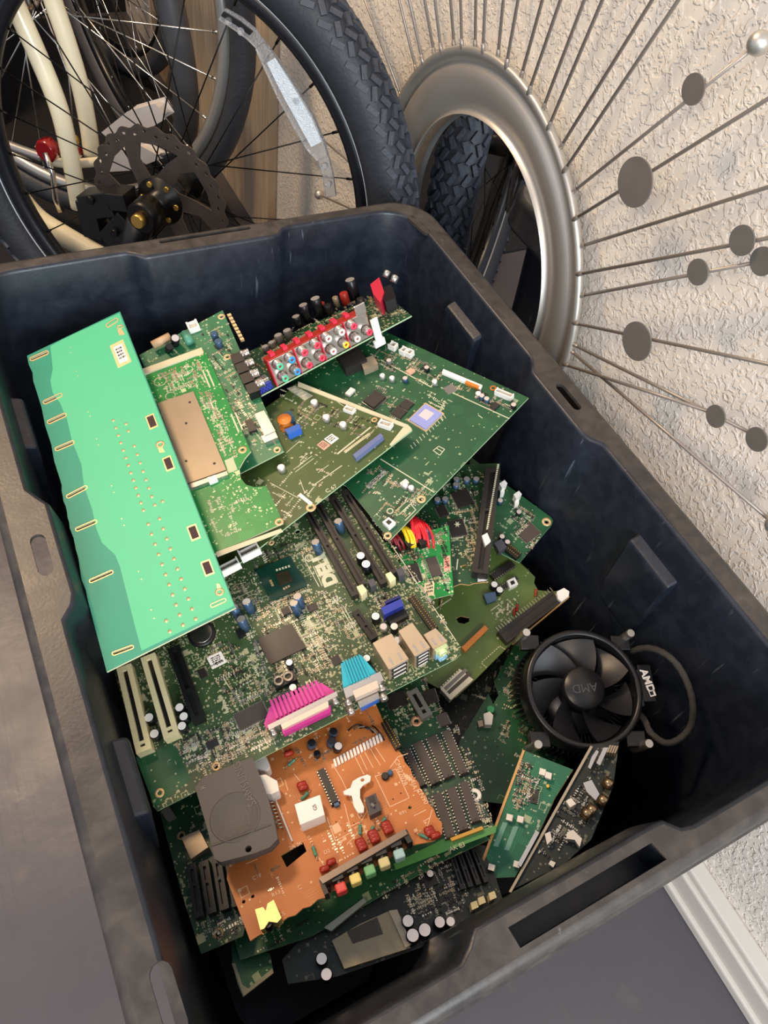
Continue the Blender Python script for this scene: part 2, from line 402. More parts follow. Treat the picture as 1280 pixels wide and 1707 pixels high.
# ------------------------------------------------------------------ sunburst wall mirror
MY, MZ, MR, MX = .322, .437, .2327, .314
mir = empty('sunburst_mirror', (XW, MY, MZ)); tag(mir, 'round silver-framed sunburst mirror with long rods and grey discs on the textured wall', 'wall mirror')
def mw(): return Matrix.Translation((0, 0, 0))
def mpart(mb, name, parent=mir, bevel=0.):
    o = mb.build(name, parent, bevel=bevel)
    if parent is mir: o.matrix_parent_inverse = mir.matrix_world.inverted()
    return o
f = MB()
prof = [(.164, .026), (.166, .021), (.170, .0195), (.174, .022), (.186, .027), (.202, .0305), (.212, .0285), (.2175, .023), (.2200, .0260), (.2235, .0305), (.2275, .0320), (.2310, .0315), (MR, .0290), (MR - .001, .024), (.226, .021), (.166, .018)]
f.lathe((XW, MY, MZ), (-1, 0, 0), prof, M_SILVER, 96); mpart(f, 'mirror_frame')
g = MB(); g.lathe((XW, MY, MZ), (-1, 0, 0), [(.167, .002), (.167, .012), (0, .0121)], M_MIRROR, 64)
for i in range(len(g.sm)): g.sm[i] = False
mpart(g, 'mirror_glass')
XR = .318
def wy(px, py): q = at(px, py, x=XR); return q.y, q.z
RODS = [ # two pixels on the rod, discs on it (pixel, radius), ball
 ((690, 102), (665, 0), []), ((707, 90), (687, 0), []), ((723, 82), (708, 0), []), ((740, 80), (730, 0), []), ((757, 77), (751, 0), []),
 ((775, 76), (773, 0), []), ((792, 80), (793, 0), []), ((810, 90), (814, 0), []), ((829, 102), (839, 0), []), ((847, 119), (869, 0), []),
 ((865, 140), (904, 0), []), ((883, 162), (940, 0), []), ((900, 192), (974, 0), []), ((915, 220), (1010, 0), []), ((927, 255), (1087, 0), []),
 ((940, 290), (1137, 0), []), ((947, 325), (1149, 167), [((1163, 148), .0155)]), ((957, 367), (1280, 168), [((1071, 302), .0285)]),
 ((962, 412), (1280, 312), []), ((962, 456), (1232, 406), [((1250, 398), .0158)]), ((965, 494), (1155, 461), [((1170, 452), .0150), ((1278, 434), .0150)]),
 ((962, 538), (1280, 604), [((1073, 566), .0255)]), ((957, 576), (1255, 722), [((1268, 730), .0145)]), ((952, 614), (1280, 712), [((1205, 690), .0140)])]
angs = []
def rod(a, r1, discs, ball=False, lift=0., ends=None):
    c, s_ = math.cos(a), math.sin(a); x = XR - lift
    t = MB(); ru = MR - .006
    P0, P1 = ((MY + c * ru, MZ + s_ * ru), (MY + c * r1, MZ + s_ * r1)) if ends is None else ends
    t.tube([(x, *P0), (x, *P1)], .0017, M_STEEL, 8)
    dd = Vector((0, P1[0] - P0[0], P1[1] - P0[1])).normalized(); t.lathe(Vector((x, *P0)) + dd * .006, dd, [(0, -.005), (.0024, -.004), (.0024, .002), (.0018, .004)], M_STEEL, 10)
    o = mpart(t, 'rod')
    for (y, z, r) in discs:
        r *= .74; d = MB(); d.lathe((x - .004, y, z), (-1, 0, 0), [(0, 0), (r, 0), (r, .0016), (0, .0017)], M_DISC, 40)
        for i in range(len(d.sm)): d.sm[i] = False
        q = d.build('disc', o)
    if ball:
        d = MB(); R_ = .0085
        d.lathe((x, *P1), (0, c, s_), [(R_ * math.sin(PI * i / 10), -R_ * math.cos(PI * i / 10)) for i in range(11)], M_SILVER, 20); d.build('ball_finial', o)
for i, (p0, p1, ds) in enumerate(RODS):
    y1, z1 = wy(*p1); y0, z0 = wy(*p0)
    a = math.atan2(z1 - z0, y1 - y0); a = math.atan2(z1 - MZ, y1 - MY); angs.append(a % (2 * PI))
    r1 = max(.56 + .05 * ((i * 7) % 4), math.hypot(y1 - MY, z1 - MZ)) if not ds else 0
    dl = []
    for pd, r in ds: y, z = wy(*pd); dl.append((y, z, r)); r1 = max(r1, math.hypot(y - MY, z - MZ))
    ball = (i == 16)
    if i == 16: y, z = wy(1265, 72); r1 = math.hypot(y - MY, z - MZ)
    if i in (17, 19, 21): r1 = .62
    d0 = Vector((y0 - MY, z0 - MZ)); d0 = d0.normalized() * (MR - .004); s0 = (MY + d0.x, MZ + d0.y)
    if ball: e1 = wy(1265, 72)
    elif ds and i not in (17, 19, 21): e1 = wy(*ds[-1][0])
    else:
        dv = Vector((y1 - s0[0], z1 - s0[1])); L_t = max(dv.length, r1 - MR); dv.normalize(); e1 = (s0[0] + dv.x * L_t, s0[1] + dv.y * L_t)
    rod(a, r1, dl, ball or not ds, lift=.004 * (i % 2), ends=(s0, e1))
# the rods that lie behind the wheel and the tote, at the same spacing
lo, hi = min(angs), max(angs); free = sorted(angs)
a = 100 * PI / 180
k = 0
used_a = list(free)
for k in range(30):
    a = 2 * PI * k / 30 + .05
    if min(abs((a - u + PI) % (2 * PI) - PI) for u in used_a) > .10:
        c, s_ = math.cos(a), math.sin(a); r1 = .40 + .06 * (k % 3)
        if MZ + s_ * r1 < .12: r1 = abs((MZ - .12) / s_)
        ds = [(MY + c * r1, MZ + s_ * r1, .014 + .004 * (k % 3))] if k % 2 else []
        rod(a, r1, ds, not ds)
y, z = wy(1100, 793); 

# ------------------------------------------------------------------ bicycles
NW = Vector((-.697, -.714, .064)).normalized()
UW = Vector((0, 0, 1)).cross(NW).normalized() * -1   # points left in the picture
UW = -UW if UW.x < 0 else UW                          # points right in the picture
VW = NW.cross(UW); VW = -VW if VW.z < 0 else VW
C1 = Vector((.051, .676, .366))
def wpx(px, py, d=0.): # point on the plane of the front wheel, pushed d behind it
    return at(px, py, p=C1 - NW * d, n=NW)
def torus(mb, c, n, R, r, rw, m, t0=0, t1=2 * PI, N_=96, k=14, a0=0, a1=2 * PI, rf=None):
    """ring round c with axis n; a0..a1 = arc of the section (0 outward, pi/2 towards n)"""
    n = n.normalized(); u = Vector((0, 0, 1)); u = (u - n * u.dot(n)).normalized(); v = n.cross(u); vs = []; fs = []
    full = abs(t1 - t0 - 2 * PI) < 1e-4; sec = abs(a1 - a0 - 2 * PI) < 1e-4
    nk = k if sec else k + 1; nn = N_ if full else N_ + 1
    for i in range(nn):
        t = t0 + (t1 - t0) * i / N_; d = u * math.cos(t) + v * math.sin(t)
        for j in range(nk):
            a = a0 + (a1 - a0) * j / k; vs.append(c + d * (R + r * math.cos(a)) + n * rw * math.sin(a))
    for i in range(N_):
        i2 = (i + 1) % nn
        for j in range(k):
            j2 = (j + 1) % nk; fs.append((i * nk + j, i * nk + j2, i2 * nk + j2, i2 * nk + j))
    mb.add(vs, fs, m, True)
def knobs(mb, c, n, R, r, rw, m, rows=7, cnt=88, h=.0035):
    n = n.normalized(); u = Vector((0, 0, 1)); u = (u - n * u.dot(n)).normalized(); v = n.cross(u)
    rq = random.Random(3)
    for i in range(cnt):
        for j in range(rows):
            a = (j - (rows - 1) / 2) / (rows - 1) * 2.15; t = 2 * PI * (i + .5 * (j % 2) + rq.uniform(-.06, .06)) / cnt
            d = u * math.cos(t) + v * math.sin(t); tt = -u * math.sin(t) + v * math.cos(t)
            out = (d * math.cos(a) * r + n * math.sin(a) * rw).normalized(); sd = tt.cross(out)
            o = c + d * (R + r * math.cos(a)) + n * rw * math.sin(a) + out * h * .3
            tw = tt * math.cos(.5 if j % 2 else -.5) + sd * math.sin(.5 if j % 2 else -.5); sw = tw.cross(out)
            mb.frame_box(o, tw, sw, out, .0155, .0068, h * 1.4, m)
def bparts(parent):
    def f(mb, name, par=None, bevel=0.):
        o = mb.build(name, par or parent, bevel=bevel)
        if par is None: o.matrix_parent_inverse = parent.matrix_world.inverted()
        return o
    return f
def spokes(B, c, n, r0, r1, cnt, m, fl=.03, phase=0., rad=.001):
    n = n.normalized(); u = Vector((0, 0, 1)); u = (u - n * u.dot(n)).normalized(); v = n.cross(u)
    for i in range(cnt):
        t = 2 * PI * i / cnt + phase; s = 1 if i % 2 else -1; tw = (1.15 if (i // 2) % 2 else -1.15)
        a = c + (u * math.cos(t + tw) + v * math.sin(t + tw)) * r0 + n * fl * s
        b_ = c + (u * math.cos(t) + v * math.sin(t)) * r1
        q = MB(); q.tube([a, b_], rad, m, 6)
        e = (b_ - a).normalized(); q.tube([b_ - e * .012, b_], rad * 1.9, m, 6); B(q, 'spoke')
# front: mountain bike wheel
mtb = empty('mountain_bicycle', (C1.x, C1.y, 0)); tag(mtb, 'black mountain bike wheel with knobbly tyre and disc brake behind the tote', 'bicycle')
B = bparts(mtb)
tb = MB(); torus(tb, C1, NW, .3285, .0335, .034, M_TIRE, N_=128, k=18); tyre = B(tb, 'tyre')
kb = MB(); knobs(kb, C1, NW, .3285, .0335, .034, M_TREAD, rows=9, cnt=84); kb.build('tyre_tread', tyre)
rb = MB(); torus(rb, C1, NW, .291, .0135, .014, M_RIMB, N_=128, k=12)
rimo = B(rb, 'wheel_rim')
st = MB(); torus(st, C1, NW, .2995, .0012, .0012, M_RIML, N_=128, k=6)
for i, v in enumerate(st.v): st.v[i] = tuple(Vector(v) + NW * .0155)
st.build('rim_stripe', rimo)
spokes(B, C1, NW, .026, .280, 28, M_SPOKE, .028, .1)
hb = MB(); hb.lathe(C1 - NW * .05, NW, [(0, 0), (.012, .001), (.013, .012), (.03, .018), (.03, .024), (.017, .030), (.017, .070), (.031, .076), (.031, .082), (.016, .088), (.012, .105), (0, .106)], M_BLKM, 28); B(hb, 'hub')
# brake rotor with cut-out arms
CR = C1 + NW * .046
u0 = UW; v0 = VW
me_outer = [(.101 * math.cos(t) * (1 + .022 * math.cos(24 * t)), .101 * math.sin(t) * (1 + .022 * math.cos(24 * t))) for t in [2 * PI * i / 240 for i in range(240)]]
hl = []
for k in range(6):
    a = 2 * PI * k / 6
    hl.append([(r * math.cos(a + q), r * math.sin(a + q)) for r, q in ((.080, .12), (.080, .45), (.080, .82), (.060, .98), (.034, .88), (.036, .60), (.058, .30))])
for k in range(36): a = 2 * PI * k / 36; r = .090 if k % 2 else .0945; hl.append(circ(r * math.cos(a), r * math.sin(a), .0022, 6, .0034, a))
me = plate_mesh('brake_rotor', me_outer, hl, 0, .0022, M_ROTOR)
RM = Matrix((u0, v0, NW)).transposed().to_4x4(); RM.translation = CR
rot = link('brake_rotor', me, mtb); rot.matrix_parent_inverse = mtb.matrix_world.inverted(); rot.matrix_world = RM
sp = MB(); sp.lathe((0, 0, -.004), (0, 0, 1), [(.012, 0), (.034, .001), (.034, .007), (.018, .009), (.018, .022), (.012, .026), (0, .026)], M_BLKM, 30)
for k in range(6): a = 2 * PI * k / 6; sp.cyl((.026 * math.cos(a), .026 * math.sin(a), .003), (0, 0, 1), .0042, .004, M_GOLD, 10)
sp.build('rotor_carrier', rot)
cal = MB() # caliper at the lower left of the rotor and the fork leg bottom
for (x, y, a, bb, c_, rz) in ((-.086, -.020, .050, .034, .034, .4), (-.060, -.052, .060, .030, .030, .9), (-.104, -.050, .030, .055, .024, .1), (-.052, -.004, .030, .024, .034, .2)):
    R_ = Matrix.Rotation(rz, 3, 'Z'); uu = RM.to_3x3() @ (R_ @ Vector((1, 0, 0))); vv = RM.to_3x3() @ (R_ @ Vector((0, 1, 0)))
    cal.frame_box(CR + u0 * x + v0 * y + NW * .016, uu, vv, NW, a, bb, c_, M_BLK)
for x, y in ((-.09, -.01), (-.058, -.05), (-.03, -.03)): cal.cyl(CR + u0 * x + v0 * y + NW * .033, NW, .006, .006, M_BLKM, 12)
B(cal, 'brake_caliper', bevel=.005)
fk = MB()
fk.tube([CR + NW * .035 + u0 * -.01 + v0 * -.01, CR + NW * .036 - u0 * .03 - v0 * .06, CR + NW * .036 - u0 * .05 - v0 * .12, CR + NW * .036 - u0 * .06 - v0 * .17], [.02, .018, .016, .014], M_BLK, 16)
fk.cyl(CR + NW * .03, NW, .022, .028, M_BLKM, 24); fk.cyl(CR + NW * .058, NW, .010, .01, M_GOLD, 12)
B(fk, 'fork_leg')
# clear spoke reflector
rf = MB()
def q1(px, py, h=.020): return at(px, py, p=C1 + NW * h, n=NW)
sp_pts = [(376, 28), (392, 42), (410, 56), (425, 68)]
path = [(372, 22), (398, 38), (420, 55), (436, 74), (452, 100), (480, 150), (508, 200), (528, 240), (540, 262), (548, 290), (553, 326)]
wid = [11, 12, 11, 9, 13, 18, 19, 16, 10, 9, 9]
for seg, (i0, i1) in (('body', (3, 8)),):
    pass
L_, R_p = [], []
for i, p in enumerate(path):
    a = path[max(i - 1, 0)]; c = path[min(i + 1, len(path) - 1)]; dx, dy = c[0] - a[0], c[1] - a[1]; l = math.hypot(dx, dy)
    nx, ny = -dy / l, dx / l; L_.append((p[0] + nx * wid[i], p[1] + ny * wid[i])); R_p.append((p[0] - nx * wid[i], p[1] - ny * wid[i]))
def strip(mb, ids, h0, h1, sc, m):
    poly = []
    for i in ids: mx_, my_ = path[i]; poly.append((mx_ + (L_[i][0] - mx_) * sc, my_ + (L_[i][1] - my_) * sc))
    for i in ids[::-1]: mx_, my_ = path[i]; poly.append((mx_ + (R_p[i][0] - mx_) * sc, my_ + (R_p[i][1] - my_) * sc))
    P0 = [q1(x, y, h0) for x, y in poly]; P1 = [p + NW * (h1 - h0) for p in P0]; n = len(P0)
    mb.add(P0 + P1, [tuple(range(n, 2 * n)), tuple(range(n))[::-1]] + [(i, (i + 1) % n, n + (i + 1) % n, n + i) for i in range(n)], m)
strip(rf, list(range(3, 9)), .010, .017, 1, M_CLEAR)
strip(rf, list(range(0, 4)), .008, .013, 1, M_CLEAR); strip(rf, list(range(8, 11)), .008, .013, 1, M_CLEAR)
ro = B(rf, 'spoke_reflector', bevel=.001)
ins = MB(); M_PRISM = mat('prismatic_reflector_face', 'dce6f2', .18, .1, var=.3, vscale=420, bump=1., bscale=700)
strip(ins, [4, 5, 6, 7], .0172, .0186, .62, M_PRISM); ins.build('prism_insert', ro)
clp = MB()
for p in ((384, 33), (405, 50), (497, 165), (543, 275), (550, 305)): clp = MB(); clp.cyl(q1(p[0], p[1], .012), NW, .0042, .008, M_CLEAR, 14); clp.build('reflector_stud', ro)
clp = MB(); strip(clp, [0, 1, 2], .013, .016, .35, M_BLK); clp.build('reflector_slot', ro)

# behind: cream bicycle
cb = empty('cream_bicycle', (-.05, .95, 0)); tag(cb, 'cream framed bicycle with silver spokes standing behind the black wheel', 'bicycle')
B = bparts(cb)
D2 = .28; C2 = wpx(65, -15, D2)
tb = MB(); torus(tb, C2, NW, C2.z - .022 if C2.z < .40 else .362, .021, .020, M_TIRE, N_=96, k=12); B(tb, 'tyre')
rb = MB(); torus(rb, C2, NW, .330, .012, .012, mat('silver_grey_rim', 'a9a7a2', .35, .7), N_=96, k=10); B(rb, 'wheel_rim')
spokes(B, C2, NW, .022, .322, 28, M_SPOKES, .03, .05, .0014)
hb = MB(); hb.lathe(C2 - NW * .05, NW, [(0, 0), (.02, .0), (.02, .02), (.012, .03), (.012, .07), (.02, .08), (.02, .1), (0, .1)], M_SPOKES, 20); B(hb, 'hub')
def tubepx(pts, r, m, name, N_=24, ry=None):
    """smooth tube through (px, py, depth behind the wheel)"""
    P = [wpx(*p) for p in pts]; out = []
    n = len(P)
    for i in range(n - 1):
        p0 = P[max(i - 1, 0)]; p1 = P[i]; p2 = P[i + 1]; p3 = P[min(i + 2, n - 1)]
        for k in range(6):
            t = k / 6; out.append(.5 * ((2 * p1) + (p2 - p0) * t + (2 * p0 - 5 * p1 + 4 * p2 - p3) * t * t + (3 * p1 - p0 - 3 * p2 + p3) * t ** 3))
    out.append(P[-1]); q = MB(); q.tube(out, r, m, 16, ry=ry); return B(q, name)
tubepx([(0, -60, .10), (22, 0, .10), (62, 90, .10), (98, 180, .10), (118, 265, .10), (132, 345, .10)], .0145, M_CREAM, 'seat_stay')
tubepx([(70, -60, .20), (88, 0, .20), (112, 70, .20), (133, 140, .20), (147, 210, .20), (153, 258, .20)], .0145, M_CREAM, 'seat_stay')
tubepx([(20, 315, .09), (60, 362, .09), (105, 392, .09), (150, 418, .09), (190, 440, .09)], .0185, M_CREAM, 'chain_stay')
tubepx([(90, 270, .16), (120, 273, .16), (160, 270, .16), (200, 266, .16)], .008, M_CREAM, 'stay_bridge')
tubepx([(-40, 222, .14), (0, 237, .14), (35, 250, .14), (70, 262, .14)], .008, mat('silver_grey_rim'), 'fender_strut')
q = MB(); q.tube([wpx(75, 255, .12), wpx(88, 290, .11), wpx(92, 330, .11), (wpx(102, 352, .11))], [.005, .0045, .005, .007], M_SPOKES, 10); B(q, 'brake_arm')
q = MB(); q.cyl(wpx(85, 246, .15), NW, .019, .02, M_RED, 8); q.cyl(wpx(128, 250, .15), NW, .012, .018, M_RED, 20); o = B(q, 'red_reflector')
q = MB(); q.cyl(wpx(127, 232, .13), NW, .007, .008, M_GOLD, 12); q.build('brass_bolt', o)
q = MB(); P_ = [wpx(*p, .13) for p in ((175, 222), (215, 190), (258, 178), (270, 196), (240, 214), (190, 236))]; n = len(P_)
q.add(P_ + [p - NW * .03 for p in P_], [tuple(range(n)), tuple(range(n, 2 * n))[::-1]] + [(i, (i + 1) % n, n + (i + 1) % n, n + i) for i in range(n)], mat('pale_chain_guard', 'b9b2ac', .4)); B(q, 'chain_guard', bevel=.004)
q = MB(); P_ = [wpx(*p, .10) for p in ((170, 283), (175, 262), (235, 248), (262, 262), (215, 280))]; n = len(P_)
q.add(P_ + [p - NW * .02 for p in P_], [tuple(range(n)), tuple(range(n, 2 * n))[::-1]] + [(i, (i + 1) % n, n + (i + 1) % n, n + i) for i in range(n)], mat('pale_chain_guard')); B(q, 'derailleur_guard', bevel=.004)
q = MB(); torus(q, wpx(-60, 560, .15), NW, .235, .022, .02, M_TIRE, N_=90, k=10); B(q, 'tyre')
# added navy mound standing in for the darkness behind the bicycles
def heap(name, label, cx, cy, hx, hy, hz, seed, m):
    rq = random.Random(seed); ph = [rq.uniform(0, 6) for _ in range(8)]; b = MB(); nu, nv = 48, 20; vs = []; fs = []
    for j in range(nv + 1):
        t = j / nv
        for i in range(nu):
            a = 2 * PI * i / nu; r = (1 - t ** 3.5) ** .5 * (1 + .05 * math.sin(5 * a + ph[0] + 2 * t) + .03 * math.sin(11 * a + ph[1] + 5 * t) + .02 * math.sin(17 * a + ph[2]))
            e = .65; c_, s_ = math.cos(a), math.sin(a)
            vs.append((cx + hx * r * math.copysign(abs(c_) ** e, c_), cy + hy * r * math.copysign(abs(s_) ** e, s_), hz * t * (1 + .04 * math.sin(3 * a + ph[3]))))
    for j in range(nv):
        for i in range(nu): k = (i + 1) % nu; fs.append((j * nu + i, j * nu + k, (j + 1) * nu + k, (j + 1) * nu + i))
    b.add(vs, fs, m, True); o = b.build(name); tag(o, label, 'dark stand-in'); return o
heap('dark_mound', 'big added navy mound standing in for the darkness behind the cream bicycle', -.42, 1.72, .34, .20, 1.0, 4, mat('dark_navy_fill', '0e1220', .9, var=.3, vscale=14, bump=.3, bscale=60))
b = MB(); b.box(-.46, 1.50, .0002, .005, 1.50, 1.34, mat('black_floor_shade', '0d0e14', .85, bump=.3, bscale=300)); tag(b.build('dark_floor', bevel=.002), 'added black sheet that darkens the floor under the bicycles behind the tote', 'shade sheet')  # added thin sheet, its black colour carries the shade on the floor
# farther: the edge-on wheels of two more bicycles
M_TIREG = mat('grey_worn_tyre', '4a4b4f', .5, var=.3, vscale=30)
for i, (px, py, d, yaw, lab) in enumerate(((215, 40, .55, 62, 'grey tyred bicycle wheel seen edge-on behind the cream bicycle'), (290, 30, .72, 58, 'dark bicycle wheel seen edge-on nearest the pale wood door'))):
    e = empty('bicycle_wheel'); tag(e, lab, 'bicycle wheel', 'bicycle wheels at the back'); B = bparts(e)
    c = wpx(px, py, d); c.z = .35; c.x = (.15, .20)[i]; c.y += .10 + .30 * i; n = Vector((math.sin(math.radians(yaw)) , -math.cos(math.radians(yaw)), -.12)).normalized()
    n = Vector((math.cos(math.radians(8 + 10 * i)), math.sin(math.radians(8 + 10 * i)), .10)).normalized()
    t = MB(); torus(t, c, n, .325, .025, .025, M_TIREG, N_=96, k=12); B(t, 'tyre')
    t = MB(); torus(t, c, n, .298, .010, .011, M_RIMB, N_=96, k=8); B(t, 'wheel_rim')
    spokes(B, c, n, .02, .29, 20, M_SPOKES, .03, .2)
    t = MB(); t.lathe(c - n * .05, n, [(0, 0), (.015, 0), (.015, .1), (0, .1)], M_BLKM, 16); B(t, 'hub')

# ------------------------------------------------------------------ circuit boards
G1 = pcb('dark_green_mask_sparse', '1c4f30', '265f3a', '93a07a', .30, .07)
G2 = pcb('olive_mask_sparse', '44562c', '4f6230', 'a9ab84', .30, .08, seed=3)
G3 = pcb('olive_mask_dense', '344a2c', '435a35', 'aba883', .5, .60, cell=300, seed=5)
G4 = pcb('bright_green_mask', '178038', '238f44', 'c4cf9c', .45, .16, cell=330, seed=2)
G5 = pcb('teal_green_mask', '17674a', '218058', 'a6b596', .45, .08, seed=7)
G6 = pcb('dark_green_mask_dense', '1d4028', '2a5236', 'a9a982', .5, .28, seed=1)
G7 = pcb('olive_mask_plain', '586b34', '617537', 'b0b288', .30, .02, seed=4)
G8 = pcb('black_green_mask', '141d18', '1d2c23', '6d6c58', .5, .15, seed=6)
GCB = pcb('mid_green_mask', '2a6a46', '357a52', 'a9b28c', .4, .12, seed=9)
GO = pcb('orange_phenolic', 'c0733a', 'c87f46', 'e0b58c', .10, .05, rough=.5, cell=240, seed=8)
GM = mat('mint_mask', '1a8c74', .5, var=.05, vscale=12); GM2 = mat('mint_mask_over_copper', '49b98a', .5, var=.05, vscale=9)

class Board:
    def __init__(s, name, label, poly, zc, tx, ty, edge, m, side, holes=(), th=.0016, group='circuit boards heaped in the tote', cen=None):
        cx, cy = cen or (sum(p[0] for p in poly) / len(poly), sum(p[1] for p in poly) / len(poly))
        s.n = Vector((tx, ty, 1)).normalized(); s.p0 = at(cx, cy, z=zc)
        a, b_ = [at(*e, p=s.p0, n=s.n) for e in edge]; s.u = (b_ - a).normalized(); s.v = s.n.cross(s.u)
        s.M = Matrix((s.u, s.v, s.n)).transposed().to_4x4(); s.M.translation = s.p0; s.I = s.M.inverted()
        me = plate_mesh(name, [s.L(*p) for p in poly], [[s.L(*q) for q in h] if isinstance(h, list) else circ(*s.L(h[0], h[1]), h[2] * s.px(h[0], h[1]), 14) for h in holes], -th, 0, m, side)
        s.o = link(name, me, None, s.M); tag(s.o, label, 'circuit board', group)
        s.poly = poly; s.cnt = {}
    def px(s, x, y): return (at(x, y, p=s.p0, n=s.n) - CAM).dot(RV) / FPX     # metres per pixel there
    def L(s, px, py, h=0.):
        q = s.I @ at(px, py, p=s.p0 + s.n * h, n=s.n); return (q.x, q.y)
    def seg(s, a, b_, h=0.):
        x0, y0 = s.L(*a, h); x1, y1 = s.L(*b_, h); return ((x0 + x1) / 2, (y0 + y1) / 2, math.hypot(x1 - x0, y1 - y0), math.atan2(y1 - y0, x1 - x0))
    def add(s, mb, name, parent=None, bevel=0.): return mb.build(name, parent or s.o, bevel=bevel)
    # --- electrolytic capacitor, base pixel given at its TOP centre
    def cap(s, px, py, r=.0032, h=.008, m=None, mt=None, lean=(0, 0)):
        x, y = s.L(px, py, h); b = MB(); ax = Vector((lean[0], lean[1], 1)).normalized()
        b.cyl((x, y, 0), ax, r, h, m or M_CAPK, 18, .14, mt or M_CAPT)
        b.lathe(Vector((x, y, 0)) + ax * h * .84, ax, [(r * 1.02, 0), (r * .93, h * .03), (r * 1.02, h * .06)], m or M_CAPK, 18)
        return s.add(b, 'capacitor')
    def chip(s, quad, h=.0016, m=None, pins='lr', name='chip', top=None):
        """quad = four pixels round the package"""
        P = [s.L(*q, h) for q in quad]; cx = sum(p[0] for p in P) / 4; cy = sum(p[1] for p in P) / 4
        ux = ((P[1][0] + P[2][0] - P[0][0] - P[3][0]) / 2, (P[1][1] + P[2][1] - P[0][1] - P[3][1]) / 2)
        vy = ((P[3][0] + P[2][0] - P[0][0] - P[1][0]) / 2, (P[3][1] + P[2][1] - P[0][1] - P[1][1]) / 2)
        w_, l_ = math.hypot(*ux), math.hypot(*vy); a = math.atan2(ux[1], ux[0])
        b = MB(); b.box(cx, cy, .0002, h, w_, l_, m or M_CHIP, a, .97)
        c_, s_ = math.cos(a), math.sin(a)
        def pin(X, Y, wx, wy): b.box(cx + X * c_ - Y * s_, cy + X * s_ + Y * c_, 0, h * .45, wx, wy, M_PIN, a)
        if 'l' in pins:
            n = max(3, int(l_ / .0013))
            for i in range(n):
                Y = -l_ / 2 + l_ * (i + .5) / n
                pin(-w_ / 2 - .0005, Y, .0012, .0005); pin(w_ / 2 + .0005, Y, .0012, .0005)
        if 't' in pins:
            n = max(3, int(w_ / .0013))
            for i in range(n):
                X = -w_ / 2 + w_ * (i + .5) / n
                pin(X, -l_ / 2 - .0005, .0005, .0012); pin(X, l_ / 2 + .0005, .0005, .0012)
        o = s.add(b, name); s.last = (cx, cy, w_, l_, a, h); return o
    def dip(s, a, b_, w_, h=.004, m=None, name='dip_chip'):
        cx, cy, l_, an = s.seg(a, b_, h); w_ = w_ * s.px(*a); q = MB(); an -= PI / 2
        q.box(cx, cy, .001, h, w_ * .78, l_, m or M_CHIPB, an, .96); c_, s_ = math.cos(an), math.sin(an); n = int(l_ / .00254)
        q.box(cx, cy, 0, .0014, w_, l_ * 1.01, M_CHIP, an)
        for i in range(n):
            for sd in (-1, 1):
                X, Y = sd * w_ * .43, -l_ / 2 + l_ * (i + .5) / n
                q.box(cx + X * c_ - Y * s_, cy + X * s_ + Y * c_, .0005, h * .7, w_ * .12, .0011, M_PIN, an)
        q.cyl((cx - (l_ / 2 - .002) * -s_ * -1, cy + (l_ / 2 - .002) * c_, h - .0002), (0, 0, 1), .0009, .0003, M_CHIP, 10)
        return s.add(q, name)
    def slot(s, a, b_, w_, h, m, name='expansion_slot', mg=None, pins=None, key=.68):
        """edge-connector socket with a groove; a, b = pixels of the centre line at its top"""
        cx, cy, l_, an = s.seg(a, b_, h); w_ = w_ * s.px(*a); q = MB(); an -= PI / 2; c_, s_ = math.cos(an), math.sin(an)
        def bx(X, Y, z0, z1, ww, ll, mm): q.box(cx + X * c_ - Y * s_, cy + X * s_ + Y * c_, z0, z1, ww, ll, mm, an)
        bx(0, 0, 0, h * .72, w_, l_, m); bx(0, 0, h * .6, h * .73, w_ * .30, l_ * .96, mg or M_BLK)
        for sd in (-1, 1): bx(sd * w_ * .33, 0, h * .72, h, w_ * .34, l_, m)
        for Y in (-l_ / 2 + .002, l_ / 2 - .002): bx(0, Y, h * .7, h * .995, w_ * .4, .004, m)
        bx(0, -l_ / 2 + l_ * key, h * .7, h * .99, w_ * .36, .0022, m)
        if pins:
            n = int(l_ / .0016)
            for i in range(n):
                for sd in (-1, 1): bx(sd * w_ * .20, -l_ / 2 + l_ * (i + .5) / n, h * .7, h * .995, w_ * .05, .0006, pins)
        return s.add(q, name)
    def block(s, quad, h, m, name, h0=0., bevel=.0004, parent=None, cav=None, mc=None):
        """box on the board; quad = pixels of its TOP face"""
        P = [s.L(*q, h) for q in quad]; b = MB(); b.prism(P, h0, h, m)
        if cav:
            cx = sum(p[0] for p in P) / len(P); cy = sum(p[1] for p in P) / len(P)
            b.prism([(cx + (x - cx) * cav, cy + (y - cy) * cav) for x, y in P], h - .0001, h + .0002, mc or M_BLK)
        return s.add(b, name, parent, bevel)
    def flat(s, quad, m, name=None, z=.0002, mb=None):
        b = mb or MB(); b.prism([s.L(*q) for q in quad], .00002, z, m)
        return s.add(b, name) if name else b
    def header(s, a, b_, w_, h, m=None, rows=1, name='pin_header', pins=M_GOLD, body=.6):
        cx, cy, l_, an = s.seg(a, b_, h); w_ = w_ * s.px(*a); q = MB(); c_, s_ = math.cos(an), math.sin(an)
        q.box(cx, cy, 0, h * body, l_, w_, m or M_BLK, an); n = max(2, int(l_ / .0022))
        for r in range(rows):
            for i in range(n):
                X = -l_ / 2 + l_ * (i + .5) / n; Y = (r - (rows - 1) / 2) * w_ / rows
                q.box(cx + X * c_ - Y * s_, cy + X * s_ + Y * c_, 0, h, .0007, .0007, pins, an)
        return s.add(q, name)
